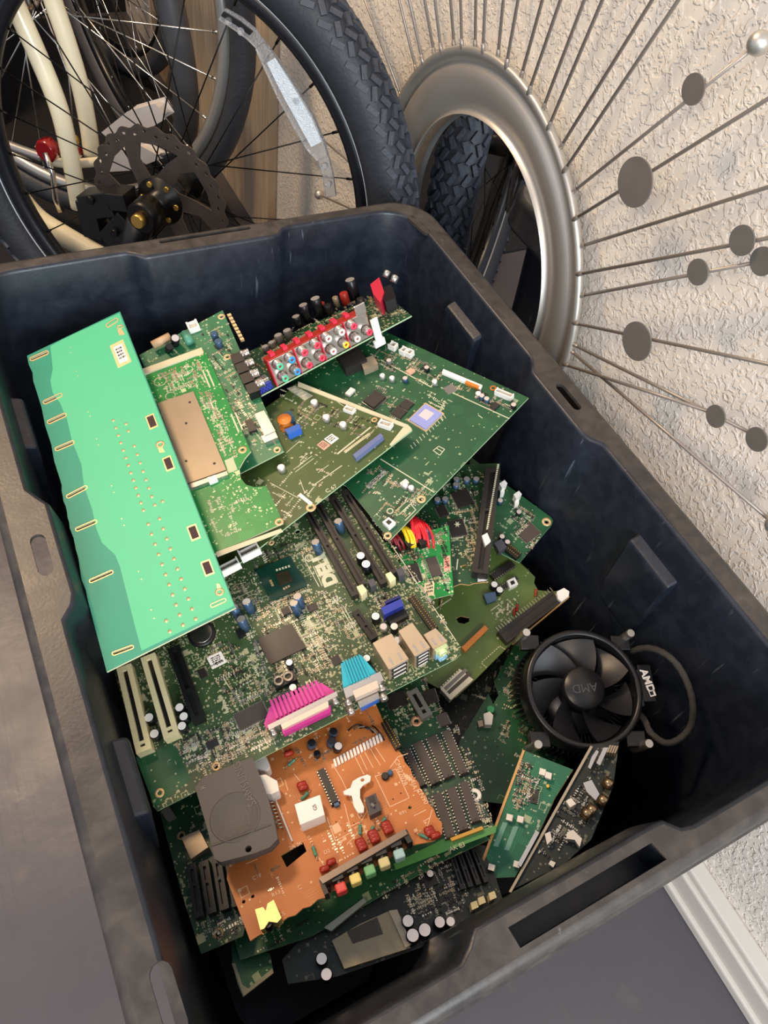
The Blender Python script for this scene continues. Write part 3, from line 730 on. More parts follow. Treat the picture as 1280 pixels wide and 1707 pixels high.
    def socket(s, quad, h=.006, m=None, name='white_connector'):
        """open-top wire connector with pins"""
        P = [s.L(*q, h) for q in quad]; cx = sum(p[0] for p in P) / 4; cy = sum(p[1] for p in P) / 4; b = MB()
        ux = ((P[1][0] + P[2][0] - P[0][0] - P[3][0]) / 2, (P[1][1] + P[2][1] - P[0][1] - P[3][1]) / 2)
        vy = ((P[3][0] + P[2][0] - P[0][0] - P[1][0]) / 2, (P[3][1] + P[2][1] - P[0][1] - P[1][1]) / 2)
        w_, l_ = math.hypot(*ux), math.hypot(*vy); a = math.atan2(ux[1], ux[0]); c_, s_ = math.cos(a), math.sin(a); mm = m or M_WHITE; t = min(w_, l_) * .16
        def bx(X, Y, z0, z1, ww, ll, k): b.box(cx + X * c_ - Y * s_, cy + X * s_ + Y * c_, z0, z1, ww, ll, k, a)
        bx(0, 0, 0, h * .3, w_, l_, mm)
        for sd in (-1, 1): bx(sd * (w_ / 2 - t / 2), 0, h * .3, h, t, l_, mm); bx(0, sd * (l_ / 2 - t / 2), h * .3, h * (.8 if sd > 0 else 1), w_ - 2 * t, t, mm)
        n = max(2, int(w_ / .0022))
        for i in range(n): bx(-w_ / 2 + t + (w_ - 2 * t) * (i + .5) / n, 0, 0, h * .8, .0007, .0007, M_PIN)
        return s.add(b, name)
    def ring(s, px, py, r0, r1, m=None, name='mounting_ring'):
        x, y = s.L(px, py); k = s.px(px, py); b = MB(); b.lathe((x, y, 0), (0, 0, 1), [(r0 * k, .00005), (r0 * k, .0004), (r1 * k, .0004), (r1 * k, .00005)], m or M_TAN, 24)
        return s.add(b, name)
    def resistor(s, px, py, l_=.006, r=.0011, a=0., m=None, h=.002, name='resistor'):
        x, y = s.L(px, py, h); b = MB(); c_, s_ = math.cos(a), math.sin(a); d = Vector((c_, s_, 0)); o = Vector((x, y, h))
        b.lathe(o - d * l_ / 2, d, [(0, 0), (r, l_ * .05), (r, l_ * .25), (r * .8, l_ * .3), (r * .8, l_ * .7), (r, l_ * .75), (r, l_ * .95), (0, l_)], m or M_GRNC, 10)
        b.tube([o - d * l_ * .95 - Vector((0, 0, h)), o - d * l_ * .8, o - d * l_ / 2], .0003, M_PIN, 5); b.tube([o + d * l_ / 2, o + d * l_ * .8, o + d * l_ * .95 - Vector((0, 0, h))], .0003, M_PIN, 5)
        return s.add(b, name)
    def scatter(s, poly, n, seed=0, pal=None, size=(.0006, .0016), tall=.0009, name='surface_components'):
        """the crowd of tiny soldered parts and pads nobody could count"""
        rq = random.Random(seed + 11); P = [s.L(*p) for p in poly]; b = MB()
        x0, x1 = min(p[0] for p in P), max(p[0] for p in P); y0, y1 = min(p[1] for p in P), max(p[1] for p in P)
        def ins(x, y):
            c = False; j = len(P) - 1
            for i in range(len(P)):
                if (P[i][1] > y) != (P[j][1] > y) and x < (P[j][0] - P[i][0]) * (y - P[i][1]) / (P[j][1] - P[i][1]) + P[i][0]: c = not c
                j = i
            return c
        pal = pal or [M_SILK, M_SILK, M_PIN, M_SMDT, M_SMDG, M_CHIP, M_SMDT]
        k = 0; tries = 0; gx = []
        while k < n and tries < n * 12:
            tries += 1
            if not gx or rq.random() < .12:
                gx = (rq.uniform(x0, x1), rq.uniform(y0, y1), rq.choice((0, 1)), rq.choice((.0013, .0017, .0022)), rq.choice(pal))
                nn = 0
            x = gx[0] + (gx[3] * nn if gx[2] else 0) + rq.uniform(-.0001, .0001); y = gx[1] + (0 if gx[2] else gx[3] * nn); nn += 1
            if nn > 9: gx = []; continue
            if not ins(x, y): gx = []; continue
            w_ = rq.uniform(*size); l_ = w_ * (1.8 if rq.random() < .6 else 1.)
            if gx[2]: w_, l_ = min(w_, gx[3] * .62), l_
            else: w_, l_ = l_, min(w_, gx[3] * .62)
            m = gx[4]; hh = .00018 if m is M_SILK else rq.uniform(.4, 1) * tall
            if m in (M_SMDT, M_SMDG):
                hx = w_ > l_; b.box(x, y, 0, hh, w_ * (.6 if hx else 1), l_ * (1 if hx else .6), m); b.box(x, y, 0, hh * .9, w_, l_, M_PIN)
            else: b.box(x, y, 0, hh, w_, l_, m)
            k += 1
        if not b.f: return
        o = s.add(b, name); o['kind'] = 'stuff'; return o
    def sticker(s, quad, m=None, bars=5, name='sticker', mi=None, marg=.14, z=.0003):
        P = [s.L(*q) for q in quad]; b = MB(); b.prism(P, 0, z, m or M_STICK)
        def lp(u, v): return tuple((P[0][k] * (1 - u) + P[1][k] * u) * (1 - v) + (P[3][k] * (1 - u) + P[2][k] * u) * v for k in (0, 1))
        rq = random.Random(int(quad[0][0] * 7 + quad[0][1]))
        for i in range(bars):
            v0 = marg + (1 - 2 * marg) * i / bars; v1 = v0 + (1 - 2 * marg) / bars * .55; u = marg
            while u < 1 - marg - .05:
                u1 = min(1 - marg, u + rq.uniform(.05, .22)); b.prism([lp(u, v0), lp(u1, v0), lp(u1, v1), lp(u, v1)], z * .9, z + .00006, mi or M_INK); u = u1 + .05
        return s.add(b, name)
    def text(s, txt, px, py, d, size, m=None, h=.0, th=.0002, bold=0., parent=None):
        """d = pixel direction the writing runs in"""
        x, y = s.L(px, py, h); x1, y1 = s.L(px + d[0] * 10, py + d[1] * 10, h); a = math.atan2(y1 - y, x1 - x)
        o = link('lettering', text_mesh(txt, size, m or M_SILK, th, bold), parent or s.o); o.location = (x, y, h + th + .00005); o.rotation_euler = (0, 0, a); return o
    def line(s, a, b_, w_=.0004, m=None, z=.00015, mb=None):
        cx, cy, l_, an = s.seg(a, b_); q = mb if mb is not None else MB(); q.box(cx, cy, 0, z, l_, w_, m or M_SILK, an); return q

def lerp(a, b_, t): return (a[0] + (b_[0] - a[0]) * t, a[1] + (b_[1] - a[1]) * t)

# --- A: mint-green bare board, solder side up, on the top left of the heap
slots = [((53, 599), (78, 588)), ((75, 671), (101, 659)), ((82, 704), (108, 692)), ((95, 749), (121, 738)), ((114, 828), (143, 813)), ((129, 883), (159, 870)), ((152, 969), (186, 954)), ((190, 1090), (220, 1079)), ((354, 1010), (374, 1001)), ((180, 543), (194, 534))]
def pxcaps(a, b_, r, n=6): return capsule(a[0], a[1], b_[0], b_[1], r, n)
rq = random.Random(5)
left = []
for (x, y), (x2, y2), n in (((178, 1120), (150, 1018), 3), ((150, 1018), (118, 880), 8), ((118, 880), (100, 800), 9), ((100, 800), (62, 650), 5), ((62, 650), (45, 593), 4)):
    for i in range(n): t = i / n; left.append((x + (x2 - x) * t + rq.uniform(-2.2, 1.2), y + (y2 - y) * t))
polyA = [(45, 593), (200, 519), (393, 1013)] + left
A = Board('bare_circuit_board', 'bare mint-green board lying solder side up over the left of the heap', polyA, .475, -.18, .06, ((45, 593), (200, 519)), GM, M_EDGE,
          holes=[pxcaps(a, b_, 2.1) for a, b_ in slots] + [(200, 545, 2), (267, 741, 3), (366, 987, 3.6)], cen=(204, 811))
A.flat([(84, 577), (110, 563), (199, 522), (390, 1010), (236, 1085), (224, 1040), (214, 1000), (200, 945), (192, 925), (170, 905), (160, 880), (154, 850), (140, 810), (136, 775), (120, 735), (112, 700), (100, 672), (88, 655), (84, 635), (88, 615)], GM2, 'copper_area', .00012)
def slot_ring(b_, e, r0, r1, m, z=.0005):
    P0 = [b_.L(*p) for p in pxcaps(*e, r0)]; P1 = [b_.L(*p) for p in pxcaps(*e, r1)]; n = len(P0); mb = MB()
    mb.add([(x, y, z) for x, y in P0] + [(x, y, z) for x, y in P1], [(i, (i + 1) % n, n + (i + 1) % n, n + i) for i in range(n)], m)
    mb.add([(x, y, z) for x, y in P1] + [(x, y, .0) for x, y in P1], [(i, (i + 1) % n, n + (i + 1) % n, n + i) for i in range(n)], m); return mb
for e in slots: A.add(slot_ring(A, e, 2.1, 3.6, M_TAN), 'slot_ring')
for x, y, w_ in ((253, 703, 0), (281, 773, 0), (323, 888, 1), (346, 947, 1)):
    dx = (15 * .38, 15 * .92); k = 1 + .1 * w_
    q = [(x - 7 * k - 4 * k, y - 11 * k + 3), (x + 7 * k - 4 * k, y - 11 * k - 3), (x + 7 * k + 4 * k, y + 11 * k - 3), (x - 7 * k + 4 * k, y + 11 * k + 3)]
    b = MB(); P = [A.L(*p) for p in q]; cx = sum(p[0] for p in P) / 4; cy = sum(p[1] for p in P) / 4
    b.prism(P, 0, .0004, M_TAN); b.prism([(cx + (a - cx) * .74, cy + (c - cy) * .78) for a, c in P], .0003, .0006, mat('dark_maroon_window', '2e151c', .6, var=.5, vscale=300)); A.add(b, 'coil_window')
for x, y in ((200, 545), (267, 741), (366, 987)):
    s_ = 1 if y < 900 else -1
    A.ring(x, y, 3 if y < 600 else 3.4, 7.5 if y > 600 else 5.5, M_TAN, 'ground_pad'); q = [(x - 4, y + s_ * 5), (x + 3, y + s_ * 5 - 1), (x + 7 * s_ * .6 + 4, y + 13 * s_), (x + 2 * s_ - 3, y + 14 * s_)]; A.flat(q, M_TAN, 'ground_tab', .0004)
dots = [lerp((189, 701), (239, 851), i / 12) for i in range(13)] + [lerp((247, 874), (305, 1042), i / 10) for i in range(11)] + [(210, 707), (214, 719), (277, 1035), (283, 1053), (271, 836)] + [lerp((224, 744), (258, 842), i / 7) for i in range(8)] + [lerp((266, 865), (326, 1032), i / 10) for i in range(11)]
for x, y in dots:
    X, Y = A.L(x, y); b = MB(); b.lathe((X, Y, 0), (0, 0, 1), [(.0016, .0), (.0014, .0004), (.0006, .0005), (.0004, .0011), (0, .0012)], M_TAN, 12); A.add(b, 'solder_joint')
vv = MB()
for x, y in [(117, 579), (118, 588), (127, 619), (130, 627), (147, 687), (150, 694), (161, 732), (164, 742), (186, 810), (190, 821), (203, 865), (207, 876), (231, 953), (236, 966), (252, 1017), (257, 1031)]:
    X, Y = A.L(x, y); vv.cyl((X, Y, 0), (0, 0, 1), .0006, .0003, M_TAN, 8)
o = A.add(vv, 'vias'); o['kind'] = 'stuff'
o = A.sticker([(183, 577), (205, 566), (219, 603), (197, 614)], mat('orange_label', 'e9c48a', .5), 0, 'label'); A.sticker([(189, 580), (203, 573), (214, 600), (200, 607)], M_STICK, 4, 'barcode_sticker', z=.0005)

# --- B: bright green board with a tan metal shield
polyB = [(206, 632), (341, 583), (418, 752), (408, 764), (399, 780), (401, 797), (410, 808), (424, 812), (443, 810), (447, 817), (472, 872), (310, 945)]
Bb = Board('shielded_circuit_board', 'bright green board with a tan metal shield, half under the mint-green board', polyB, .458, -.20, .08, ((206, 632), (341, 583)), G4, M_EDGE, holes=[(465, 872, 3), (404, 748, 3), (335, 586, 2)])
Bb.block([(206, 626), (336, 579), (339, 587), (210, 635)], .0018, M_STRIP, 'edge_bar')
Bb.block([(262, 672), (322, 652), (334, 680), (377, 783), (312, 806)], .0028, M_TANM, 'metal_shield', bevel=.0006)
for x, y in ((316, 670), (310, 705), (310, 768), (357, 772)): Bb.cap(x, y, .0012, .0034, M_BLK, M_BLK)
Bb.block([(312, 808), (378, 785), (380, 791), (315, 815)], .0036, M_NICK, 'shield_rail'); Bb.block([(345, 796), (360, 791), (362, 798), (348, 804)], .0045, M_WHITE, 'connector')
Bb.block([(360, 920), (468, 881), (472, 886), (362, 928)], .0006, M_STRIP, 'edge_strip')
for x, y in ((404, 750), (465, 870), (332, 588)): Bb.ring(x, y, 3, 8, M_TAN)
for x, y, r in ((267, 636, 11), (312, 617, 10), (284, 660, 9)): Bb.ring(x, y, r - 1.2, r, M_SILK, 'silkscreen_circle')
Bb.scatter([(262, 625), (330, 600), (370, 690), (392, 740), (395, 765), (370, 760), (335, 670), (322, 650), (270, 662)], 700, 1, [M_SILK, M_PIN, M_SILK, M_SMDT])
Bb.scatter([(340, 835), (400, 815), (440, 860), (365, 905)], 130, 2, [M_SILK])
for i in range(9): Bb.line((346 + i * 4.2, 598 + i * 9), (352 + i * 4.2, 596 + i * 9))
bb = MB()
for a, c in (((338, 618), (350, 646)), ((345, 616), (357, 644)), ((350, 668), (360, 690)), ((385, 690), (398, 720)), ((392, 688), (404, 716))): Bb.line(a, c, .0016, M_SILK, mb=bb)
Bb.add(bb, 'silkscreen_marks')['kind'] = 'stuff'
Bb.sticker([(374, 768), (388, 762), (396, 783), (381, 789)], mat('olive_label', 'b7c49a', .5), 6, 'label', M_SILK, .1)

# --- C: green board behind with silver jacks along its edge
C_ = Board('jack_circuit_board', 'green board with four silver coaxial jacks, behind the shielded board', [(232, 592), (371, 517), (473, 752), (330, 825)], .441, -.22, .0, ((232, 592), (371, 517)), GCB, M_EDGEG, holes=[(369, 528, 3), (379, 595, 3), (462, 750, 3)])
for p in ((369, 528), (379, 595), (462, 750)): C_.ring(*p, 3, 6.5)
C_.socket([(310, 537), (327, 531), (332, 544), (314, 551)], .006); C_.cap(356, 555, .004, .009, M_CAPB, M_CAPB); C_.cap(363, 568, .004, .009, M_CAPB, M_CAPB)
q = MB(); x, y = C_.L(265, 570, .008); x1, y1 = C_.L(284, 562, .008); q.tube([(x - .008, y - .001, .009), (x1, y1, .009)], .0045, mat('tan_film_capacitor', 'b99a76', .45), 14); C_.add(q, 'film_capacitor')
C_.cap(284, 556, .0045, .016, M_CAPK, M_CAPT, (.1, -.5)); C_.cap(275, 570, .0040, .013, M_CAPK, M_BLK, (.1, -.6))
q = MB(); a, c = C_.L(307, 556, .004), C_.L(318, 572, .004); q.tube([(*a, .004), (*c, .004)], .0045, M_GRNC, 14); C_.add(q, 'axial_capacitor')
for i in range(8): x, y = lerp((378, 526), (399, 566), i / 7); C_.block([(x, y - 2), (x + 6, y - 4), (x + 8, y - 1), (x + 2, y + 1)], .003, M_TAN, 'edge_terminal')
for i, (x, y) in enumerate(((405, 590), (413, 606), (421, 623), (430, 640))):
    bx_, by_ = x - 11, y + 5
    C_.block([(bx_ - 11, by_ - 3), (bx_ + 7, by_ - 10), (bx_ + 14, by_ + 5), (bx_ - 4, by_ + 12)], .010, M_BLK, 'jack_housing', bevel=.0008)
    q = MB(); p = Vector((*C_.L(x - 4, y + 2, .006), .006)); p2 = Vector((*C_.L(x + 10, y - 3, .006), .006)); d = (p2 - p).normalized(); l = (p2 - p).length
    q.lathe(p, d, [(0, 0), (.0048, 0), (.0048, l * .3), (.0042, l * .35), (.0042, l * .8), (.0046, l * .85), (.0046, l), (.0025, l), (.0024, l * .6), (0, l * .6)], M_NICK, 20); C_.add(q, 'coaxial_jack')
C_.block([(424, 690), (440, 684), (459, 718), (441, 726)], .006, M_NICK, 'hdmi_port', bevel=.0005)
C_.block([(435, 727), (458, 718), (463, 729), (441, 738)], .005, M_NICK, 'usb_port', bevel=.0005)
C_.block([(408, 702), (420, 698), (428, 716), (415, 720)], .004, M_CHIP, 'chip')
C_.scatter([(345, 600), (372, 575), (400, 640), (430, 745), (400, 750)], 350, 3); C_.scatter([(330, 560), (380, 530), (390, 600), (340, 600)], 120, 4)
C_.scatter([(395, 660), (420, 655), (462, 745), (440, 750)], 160, 5)

# --- D: receiver board with rows of phono jacks
D = Board('phono_jack_board', 'green receiver board with two rows of coloured phono jacks near the back wall', [(434, 660), (686, 526), (640, 488), (405, 590)], .452, -.26, .34, ((434, 660), (686, 526)), G6, M_EDGEG, cen=(540, 570))
ys = D.L(560, 594)[1] + .0010
def face(px, py, yy=None): # pixel on the upright front face of the jack panel
    o = D.I @ CAM; d = (D.I.to_3x3() @ ray(px, py)); k = ((ys if yy is None else yy) - o.y) / d.y; return o + d * k
xa, xb = face(462, 645).x, face(622, 556).x; FH = .030
b = MB(); b.box((xa + xb) / 2, ys + .0075, 0, FH, xb - xa, .011, M_REDC); housing = D.add(b, 'jack_module', bevel=.0005)
M_PKR = mat('pink_red_plastic', 'd0304a', .4)
nseg = 4
for i in range(nseg):
    x0 = xa + (xb - xa) * i / nseg; x1 = xa + (xb - xa) * (i + 1) / nseg
    b = MB(); b.box((x0 + x1) / 2, ys + .0015, .0005, FH - .001, (x1 - x0) * .93, .0012, M_NICK); D.add(b, 'shield_plate', housing, .0004)
    b = MB(); b.box(x0 + .0006, ys + .0012, 0, FH + .001, .0011, .003, M_PKR); D.add(b, 'red_divider', housing)
for i in range(8):
    b = MB(); b.box(xa + (xb - xa) * (i + .6) / 8, ys + .009, FH - .001, FH + .0035, .005, .008, M_PKR); D.add(b, 'red_cap', housing)
COLS = dict(g='58c79c', b='2f9bd6', r='e8405e', w='efeae6', y='e8d040')
for x, y, c in ((467, 611, 'g'), (487, 600, 'b'), (508, 588, 'r'), (529, 576, 'r'), (548, 565, 'w'), (570, 554, 'w'), (590, 544, 'r'), (476, 631, 'g'), (496, 620, 'b'), (516, 609, 'r'), (537, 597, 'r'), (556, 586, 'w'), (577, 575, 'y'), (596, 565, 'w'), (616, 554, 'r')):
    p = face(x, y, ys - .0075); q = MB(); mc = mat('phono_' + c, COLS[c], .4); o_ = Vector((p.x, ys, p.z))
    q.lathe(o_, (0, -1, 0), [(.0052, 0), (.0056, .0006), (.0044, .0014), (.0044, .0030), (.0041, .0034), (.0041, .0072), (.0030, .0074)], M_NICK, 22)
    q.lathe(o_, (0, -1, 0), [(.0036, .004), (.0036, .0082), (.0016, .0082), (.0016, .004)], mc, 20)
    q.lathe(o_, (0, -1, 0), [(.0015, .002), (.0015, .0070), (0, .0070)], M_REDC, 12); D.add(q, 'phono_jack')
b = MB(); p = face(603, 528); b.box(p.x + .001, ys + .001, FH - .002, FH + .010, .013, .0015, M_NICK); D.add(b, 'blank_plate', housing, .0008)
pv = face(441, 650); b = MB(); b.box(pv.x + .001, ys + .005, .001, .010, .017, .010, M_BLUE); b.box(pv.x, ys + .006, .010, .014, .018, .009, M_NICK); D.add(b, 'video_port', bevel=.0005)
b = MB(); 
for i in range(5):
    for j in range(3): b.cyl((pv.x - .006 + i * .0034 + (j % 2) * .0016, ys + .0002, .0028 + j * .0026), (0, -1, 0), .0007, .0006, M_BLK, 8)
D.add(b, 'video_pins')
b = MB(); p = face(628, 560, ys - .002); b.box(p.x + .001, ys - .003, -.004, .020, .0085, .002, M_STICK); D.add(b, 'flat_cable', bevel=.0004)
b = MB(); b.box(p.x, ys - .004, -.012, -.004, .013, .004, M_STICK); D.add(b, 'cable_plug', bevel=.0004)
for x, y, r, h, mm in ((505, 508, .0055, .021, M_CAPK), (525, 497, .0060, .023, M_CAPK), (583, 466, .0062, .024, M_CAPK), (493, 527, .0050, .013, M_CAPK), (545, 508, .0045, .013, M_BLK), (572, 488, .005, .014, M_REDC), (558, 495, .0035, .012, M_TANM), (463, 558, .0048, .010, M_SMDG), (478, 550, .0048, .010, M_SMDG), (441, 577, .004, .007, M_SMDG), (452, 570, .004, .007, M_SMDG), (535, 505, .004, .011, M_REDC), (600, 497, .0045, .008, M_CHIP)):
    D.cap(x, y, r, h, mm, M_CAPT if mm in (M_CAPK, M_SMDG) else mm)
D.block([(477, 575), (517, 550), (519, 556), (480, 581)], .004, M_TANM, 'pin_strip'); D.block([(435, 596), (464, 583), (466, 588), (437, 602)], .004, M_TANM, 'pin_strip')
D.scatter([(430, 640), (470, 600), (560, 545), (600, 520), (640, 500), (610, 495), (500, 540), (410, 592)], 500, 6, tall=.002); D.scatter([(620, 540), (680, 524), (645, 495), (610, 510)], 160, 7, tall=.0015)
# black and red speaker terminal at the right end
D.block([(634, 480), (652, 474), (660, 496), (641, 504)], .014, M_BLK, 'terminal_block', bevel=.001)
D.block([(617, 474), (632, 462), (640, 486), (634, 505), (622, 490)], .016, M_PKR, 'red_terminal', bevel=.0012)
for x, y in ((642, 463), (655, 471)):
    q = MB(); p = Vector((*D.L(x, y, .014), .014)); q.cyl(p, (.7, .2, .5), .0042, .008, M_NICK, 16); D.add(q, 'terminal_post')

# --- E: long olive board across the middle
E_ = Board('long_olive_board', 'long olive circuit board with a cream edge strip across the middle of the heap', [(497, 641), (687, 717), (372, 960), (200, 850)], .432, -.22, .10, ((497, 641), (687, 717)), G2, M_EDGEG, holes=[(518, 846, 3.4)])
E_.block([(497, 636), (680, 708), (686, 714), (684, 718), (677, 713), (496, 643)], .0010, M_STRIP, 'edge_strip')
E_.block([(672, 712), (687, 716), (652, 743), (649, 741)], .0006, M_STRIP, 'edge_strip')
for x, y in ((523, 669), (543, 694), (571, 706), (468, 778)): E_.cap(x, y, .0038, .006, M_CAPT, M_WHITE)
E_.socket([(576, 674), (592, 680), (588, 688), (573, 682)], .004); E_.socket([(634, 697), (655, 704), (650, 713), (630, 706)], .005)
E_.ring(518, 846, 3.6, 9, M_TAN); E_.ring(624, 700, 2.5, 5.5, M_TAN); E_.block([(497, 826), (501, 822), (521, 838), (516, 842)], .0008, M_STICK, 'white_tab')
b = MB(); p = E_.L(476, 706, .006); b.lathe((*p, 0), (0, 0, 1), [(0, 0), (.007, 0), (.007, .003), (.005, .004), (.005, .010), (.007, .011), (.007, .013), (0, .013)], M_ORG, 20); E_.add(b, 'coil')
E_.block([(474, 716), (498, 706), (502, 714), (480, 724)], .008, M_VGAB, 'coil_base', bevel=.0005); E_.block([(468, 690), (484, 684), (490, 694), (474, 700)], .012, M_CAPB, 'coil_cap', bevel=.001)
E_.block([(588, 758), (634, 722), (639, 727), (593, 764)], .0055, mat('slate_blue_connector', '66719a', .4), 'board_connector', bevel=.0004)
E_.header((574, 753), (616, 722), 5, .0012, M_SILK); 
b = MB(); E_.line((562, 757), (618, 712), .0018, M_SILK, mb=b); E_.line((521, 810), (570, 776), .0009, M_SILK, mb=b); E_.line((450, 805), (497, 830), .0007, M_SILK, mb=b)
for q in (((493, 660), (520, 655), (538, 672), (512, 680)), ((520, 737), (548, 715), (548, 718), (522, 741))): pass
for a, c in (((530, 680), (545, 676)), ((500, 800), (508, 822)), ((530, 788), (548, 775)), ((489, 783), (520, 760)), ((492, 787), (523, 764)), ((477, 755), (500, 735)), ((603, 670), (611, 675)), ((500, 690), (520, 700)), ((560, 668), (590, 690))): E_.line(a, c, .0006, M_SILK, mb=b)
E_.add(b, 'silkscreen_marks')['kind'] = 'stuff'
E_.sticker([(528, 742), (538, 734), (551, 742), (540, 751)], mat('pink_label', 'd9a48e', .5), 4, 'sticker'); E_.sticker([(540, 732), (553, 723), (565, 731), (552, 741)], M_STICK, 3, 'sticker')
E_.sticker([(478, 648), (492, 643), (522, 660), (508, 668)], mat('grey_label', 'a9a794', .5), 4, 'sticker', M_SILK)
E_.scatter([(500, 660), (560, 680), (640, 712), (600, 740), (540, 700), (490, 720)], 260, 8); E_.scatter([(450, 790), (520, 750), (560, 790), (500, 850), (440, 900)], 130, 9, [M_SILK, M_SILK, M_PIN])
E_.scatter([(470, 640), (500, 645), (520, 700), (470, 730), (450, 690)], 90, 10)
E_.socket([(396, 917), (428, 902), (432, 914), (400, 931)], .009); E_.socket([(362, 943), (394, 927), (399, 938), (367, 955)], .009)
E_.text('C 67', 552, 815, (.86, -.5), .006); E_.ring(452, 905, 2, 5)

# --- F: dark green television board with a blue-topped chip
F = Board('dark_green_board', 'dark green board with a lavender-topped square chip pointing at the right wall of the tote', [(565, 517), (881, 663), (650, 900), (577, 810), (420, 740)], .440, -.25, .05, ((600, 540), (881, 663)), G1, M_EDGEG, holes=[(702, 832, 3.4), (646, 893, 3)])
F.chip([(679, 700), (709, 670), (741, 689), (709, 720)], .0012, M_TAN, '', 'chip_carrier')
F.block([(682, 699), (709, 673), (737, 689), (709, 715)], .0030, mat('lavender_heat_pad', '8f97cf', .35), 'lavender_chip', bevel=.0004)
F.block([(697, 692), (709, 681), (724, 689), (711, 701)], .0034, mat('pale_core_label', 'c9c2c6', .4), 'chip_core')
F.chip([(664, 676), (676, 664), (691, 672), (679, 684)]); F.chip([(651, 689), (663, 677), (679, 685), (667, 698)]); F.chip([(605, 668), (625, 650), (645, 660), (622, 680)], .004, M_CHIP, 'lt'); F.chip([(575, 655), (585, 645), (592, 649), (582, 660)], .003, M_STICK, '')
F.block([(739, 615), (804, 642), (801, 648), (736, 621)], .003, M_STICK, 'ribbon_socket'); F.block([(777, 634), (799, 643), (797, 647), (775, 638)], .0034, M_ORG, 'ribbon_latch')
F.socket([(828, 645), (857, 656), (852, 664), (825, 652)], .006)
for q in ([(646, 573), (653, 567), (663, 572), (656, 580)], [(664, 582), (672, 576), (680, 580), (673, 588)], [(675, 586), (682, 580), (690, 584), (683, 592)]): F.socket(q, .007)
for x, y, mm in ((724, 635, M_CAPT), (675, 630, M_CAPB), (803, 659, M_CAPB), (811, 664, M_CAPB), (856, 674, M_CAPK), (675, 808, M_CAPT), (685, 812, M_CAPT), (637, 625, M_CAPT), (653, 629, M_CAPT), (648, 600, M_SMDG), (711, 612, M_CAPK), (797, 655, M_CAPT)): F.cap(x, y, .0030, .0055, mm, M_CAPT if mm is not M_CAPT else M_WHITE)
F.block([(676, 618), (684, 613), (692, 617), (683, 623)], .003, mat('pink_label'), 'coil'); F.chip([(735, 648), (752, 641), (765, 648), (750, 657)], .0004, M_SMDG, '', 'thermal_pad'); F.chip([(815, 678), (824, 669), (834, 674), (824, 683)], .002)
b = MB()
for a, c in (((634, 765), (724, 821)), ((735, 646), (849, 698)), ((635, 600), (718, 645)), ((718, 645), (735, 620))): F.line(a, c, .0011, M_SILK, mb=b)
for i in range(12): F.line((684 + i * 5, 742 - i * 4.6), (688 + i * 5, 748 - i * 4.6), .0006, M_SILK, mb=b)
for i in range(6): F.line((706 + i * 8, 672 - (i % 3) * 3), (714 + i * 8, 676 - (i % 3) * 3), .0006, M_SILK, mb=b)
for q in ([(722, 751), (731, 744)], [(731, 744), (741, 749)], [(741, 749), (733, 759)], [(733, 759), (722, 751)], [(665, 858), (684, 840)], [(684, 840), (693, 850)], [(693, 850), (675, 868)], [(661, 851), (677, 836)], [(797, 692), (804, 697)], [(727, 747), (737, 753)]): F.line(*q, .0008, M_SILK, mb=b)
F.add(b, 'silkscreen_marks')['kind'] = 'stuff'
F.sticker([(609, 810), (640, 784), (646, 788), (615, 815)], mat('grey_label'), 2, 'sticker', M_INK)
F.text('POCT90N-0M-500V 4', 700, 820, (-.62, .78), .0042)
F.ring(702, 832, 3.6, 8, M_TAN); F.ring(646, 893, 3.2, 7, M_TAN); F.ring(822, 647, 3, 5.5, M_ORG); F.ring(650, 852, 4, 6, M_SILK, 'silkscreen_circle')
F.block([(637, 870), (648, 862), (659, 870), (648, 880)], .005, M_WHITE, 'white_connector', cav=.5)
F.block([(666, 805), (676, 798), (682, 804), (672, 812)], .004, M_WHITE, 'crystal')
F.scatter([(600, 560), (640, 570), (740, 620), (735, 645), (690, 640), (630, 610)], 330, 11); F.scatter([(740, 635), (860, 670), (850, 690), (740, 650)], 130, 12)
F.scatter([(610, 640), (690, 650), (660, 700), (640, 690)], 90, 13); F.scatter([(590, 800), (630, 775), (715, 825), (650, 890)], 260, 14); F.scatter([(712, 650), (742, 664), (738, 700), (718, 700)], 70, 15, [M_SILK])
F.block([(560, 590), (596, 575), (612, 600), (575, 615)], .012, M_CHIP, 'tuner_can', bevel=.001); F.block([(600, 600), (622, 592), (630, 606), (606, 616)], .009, M_TANM, 'metal_can', bevel=.0008)

# --- G: large olive motherboard in the middle
polyG = [(185, 1100), (310, 985), (420, 880), (565, 800), (768, 1078), (768, 1090), (760, 1098), (262, 1352), (256, 1346)]
G = Board('motherboard', 'large olive motherboard with pink and teal ports and two cream slots, mid heap', polyG, .404, -.17, .02, ((258, 1350), (765, 1095)), G3, M_EDGEG,
          holes=[(360, 1278, 3.5), (496, 886, 4), (266, 1322, 4), (753, 1085, 4), (641, 996, 3.5)], cen=(412.6, 1085.4))
for p in ((360, 1278), (266, 1322)): G.ring(*p, 3.6, 8, M_TAN)
G.flat([(226, 1262), (290, 1238), (318, 1300), (258, 1346)], G1, 'plain_corner', .0001)
GC = mat('dark_green_chip_carrier', '10382c', .22, var=.3, vscale=60)
G.block([(426, 950), (482, 926), (512, 976), (451, 1002)], .0018, GC, 'graphics_chip_carrier')
G.block([(459, 957), (481, 950), (488, 968), (466, 977)], .0026, mat('mirror_silicon_die', '6f6350', .12, .8, var=.6, vscale=500), 'chip_core')
q = MB()
for i in range(5): G.flat([(460 + i * 5, 951 - i * 1.6), (463 + i * 5, 950 - i * 1.6), (464 + i * 5, 953 - i * 1.6), (461 + i * 5, 954 - i * 1.6)], M_SILK, z=.0022, mb=q)
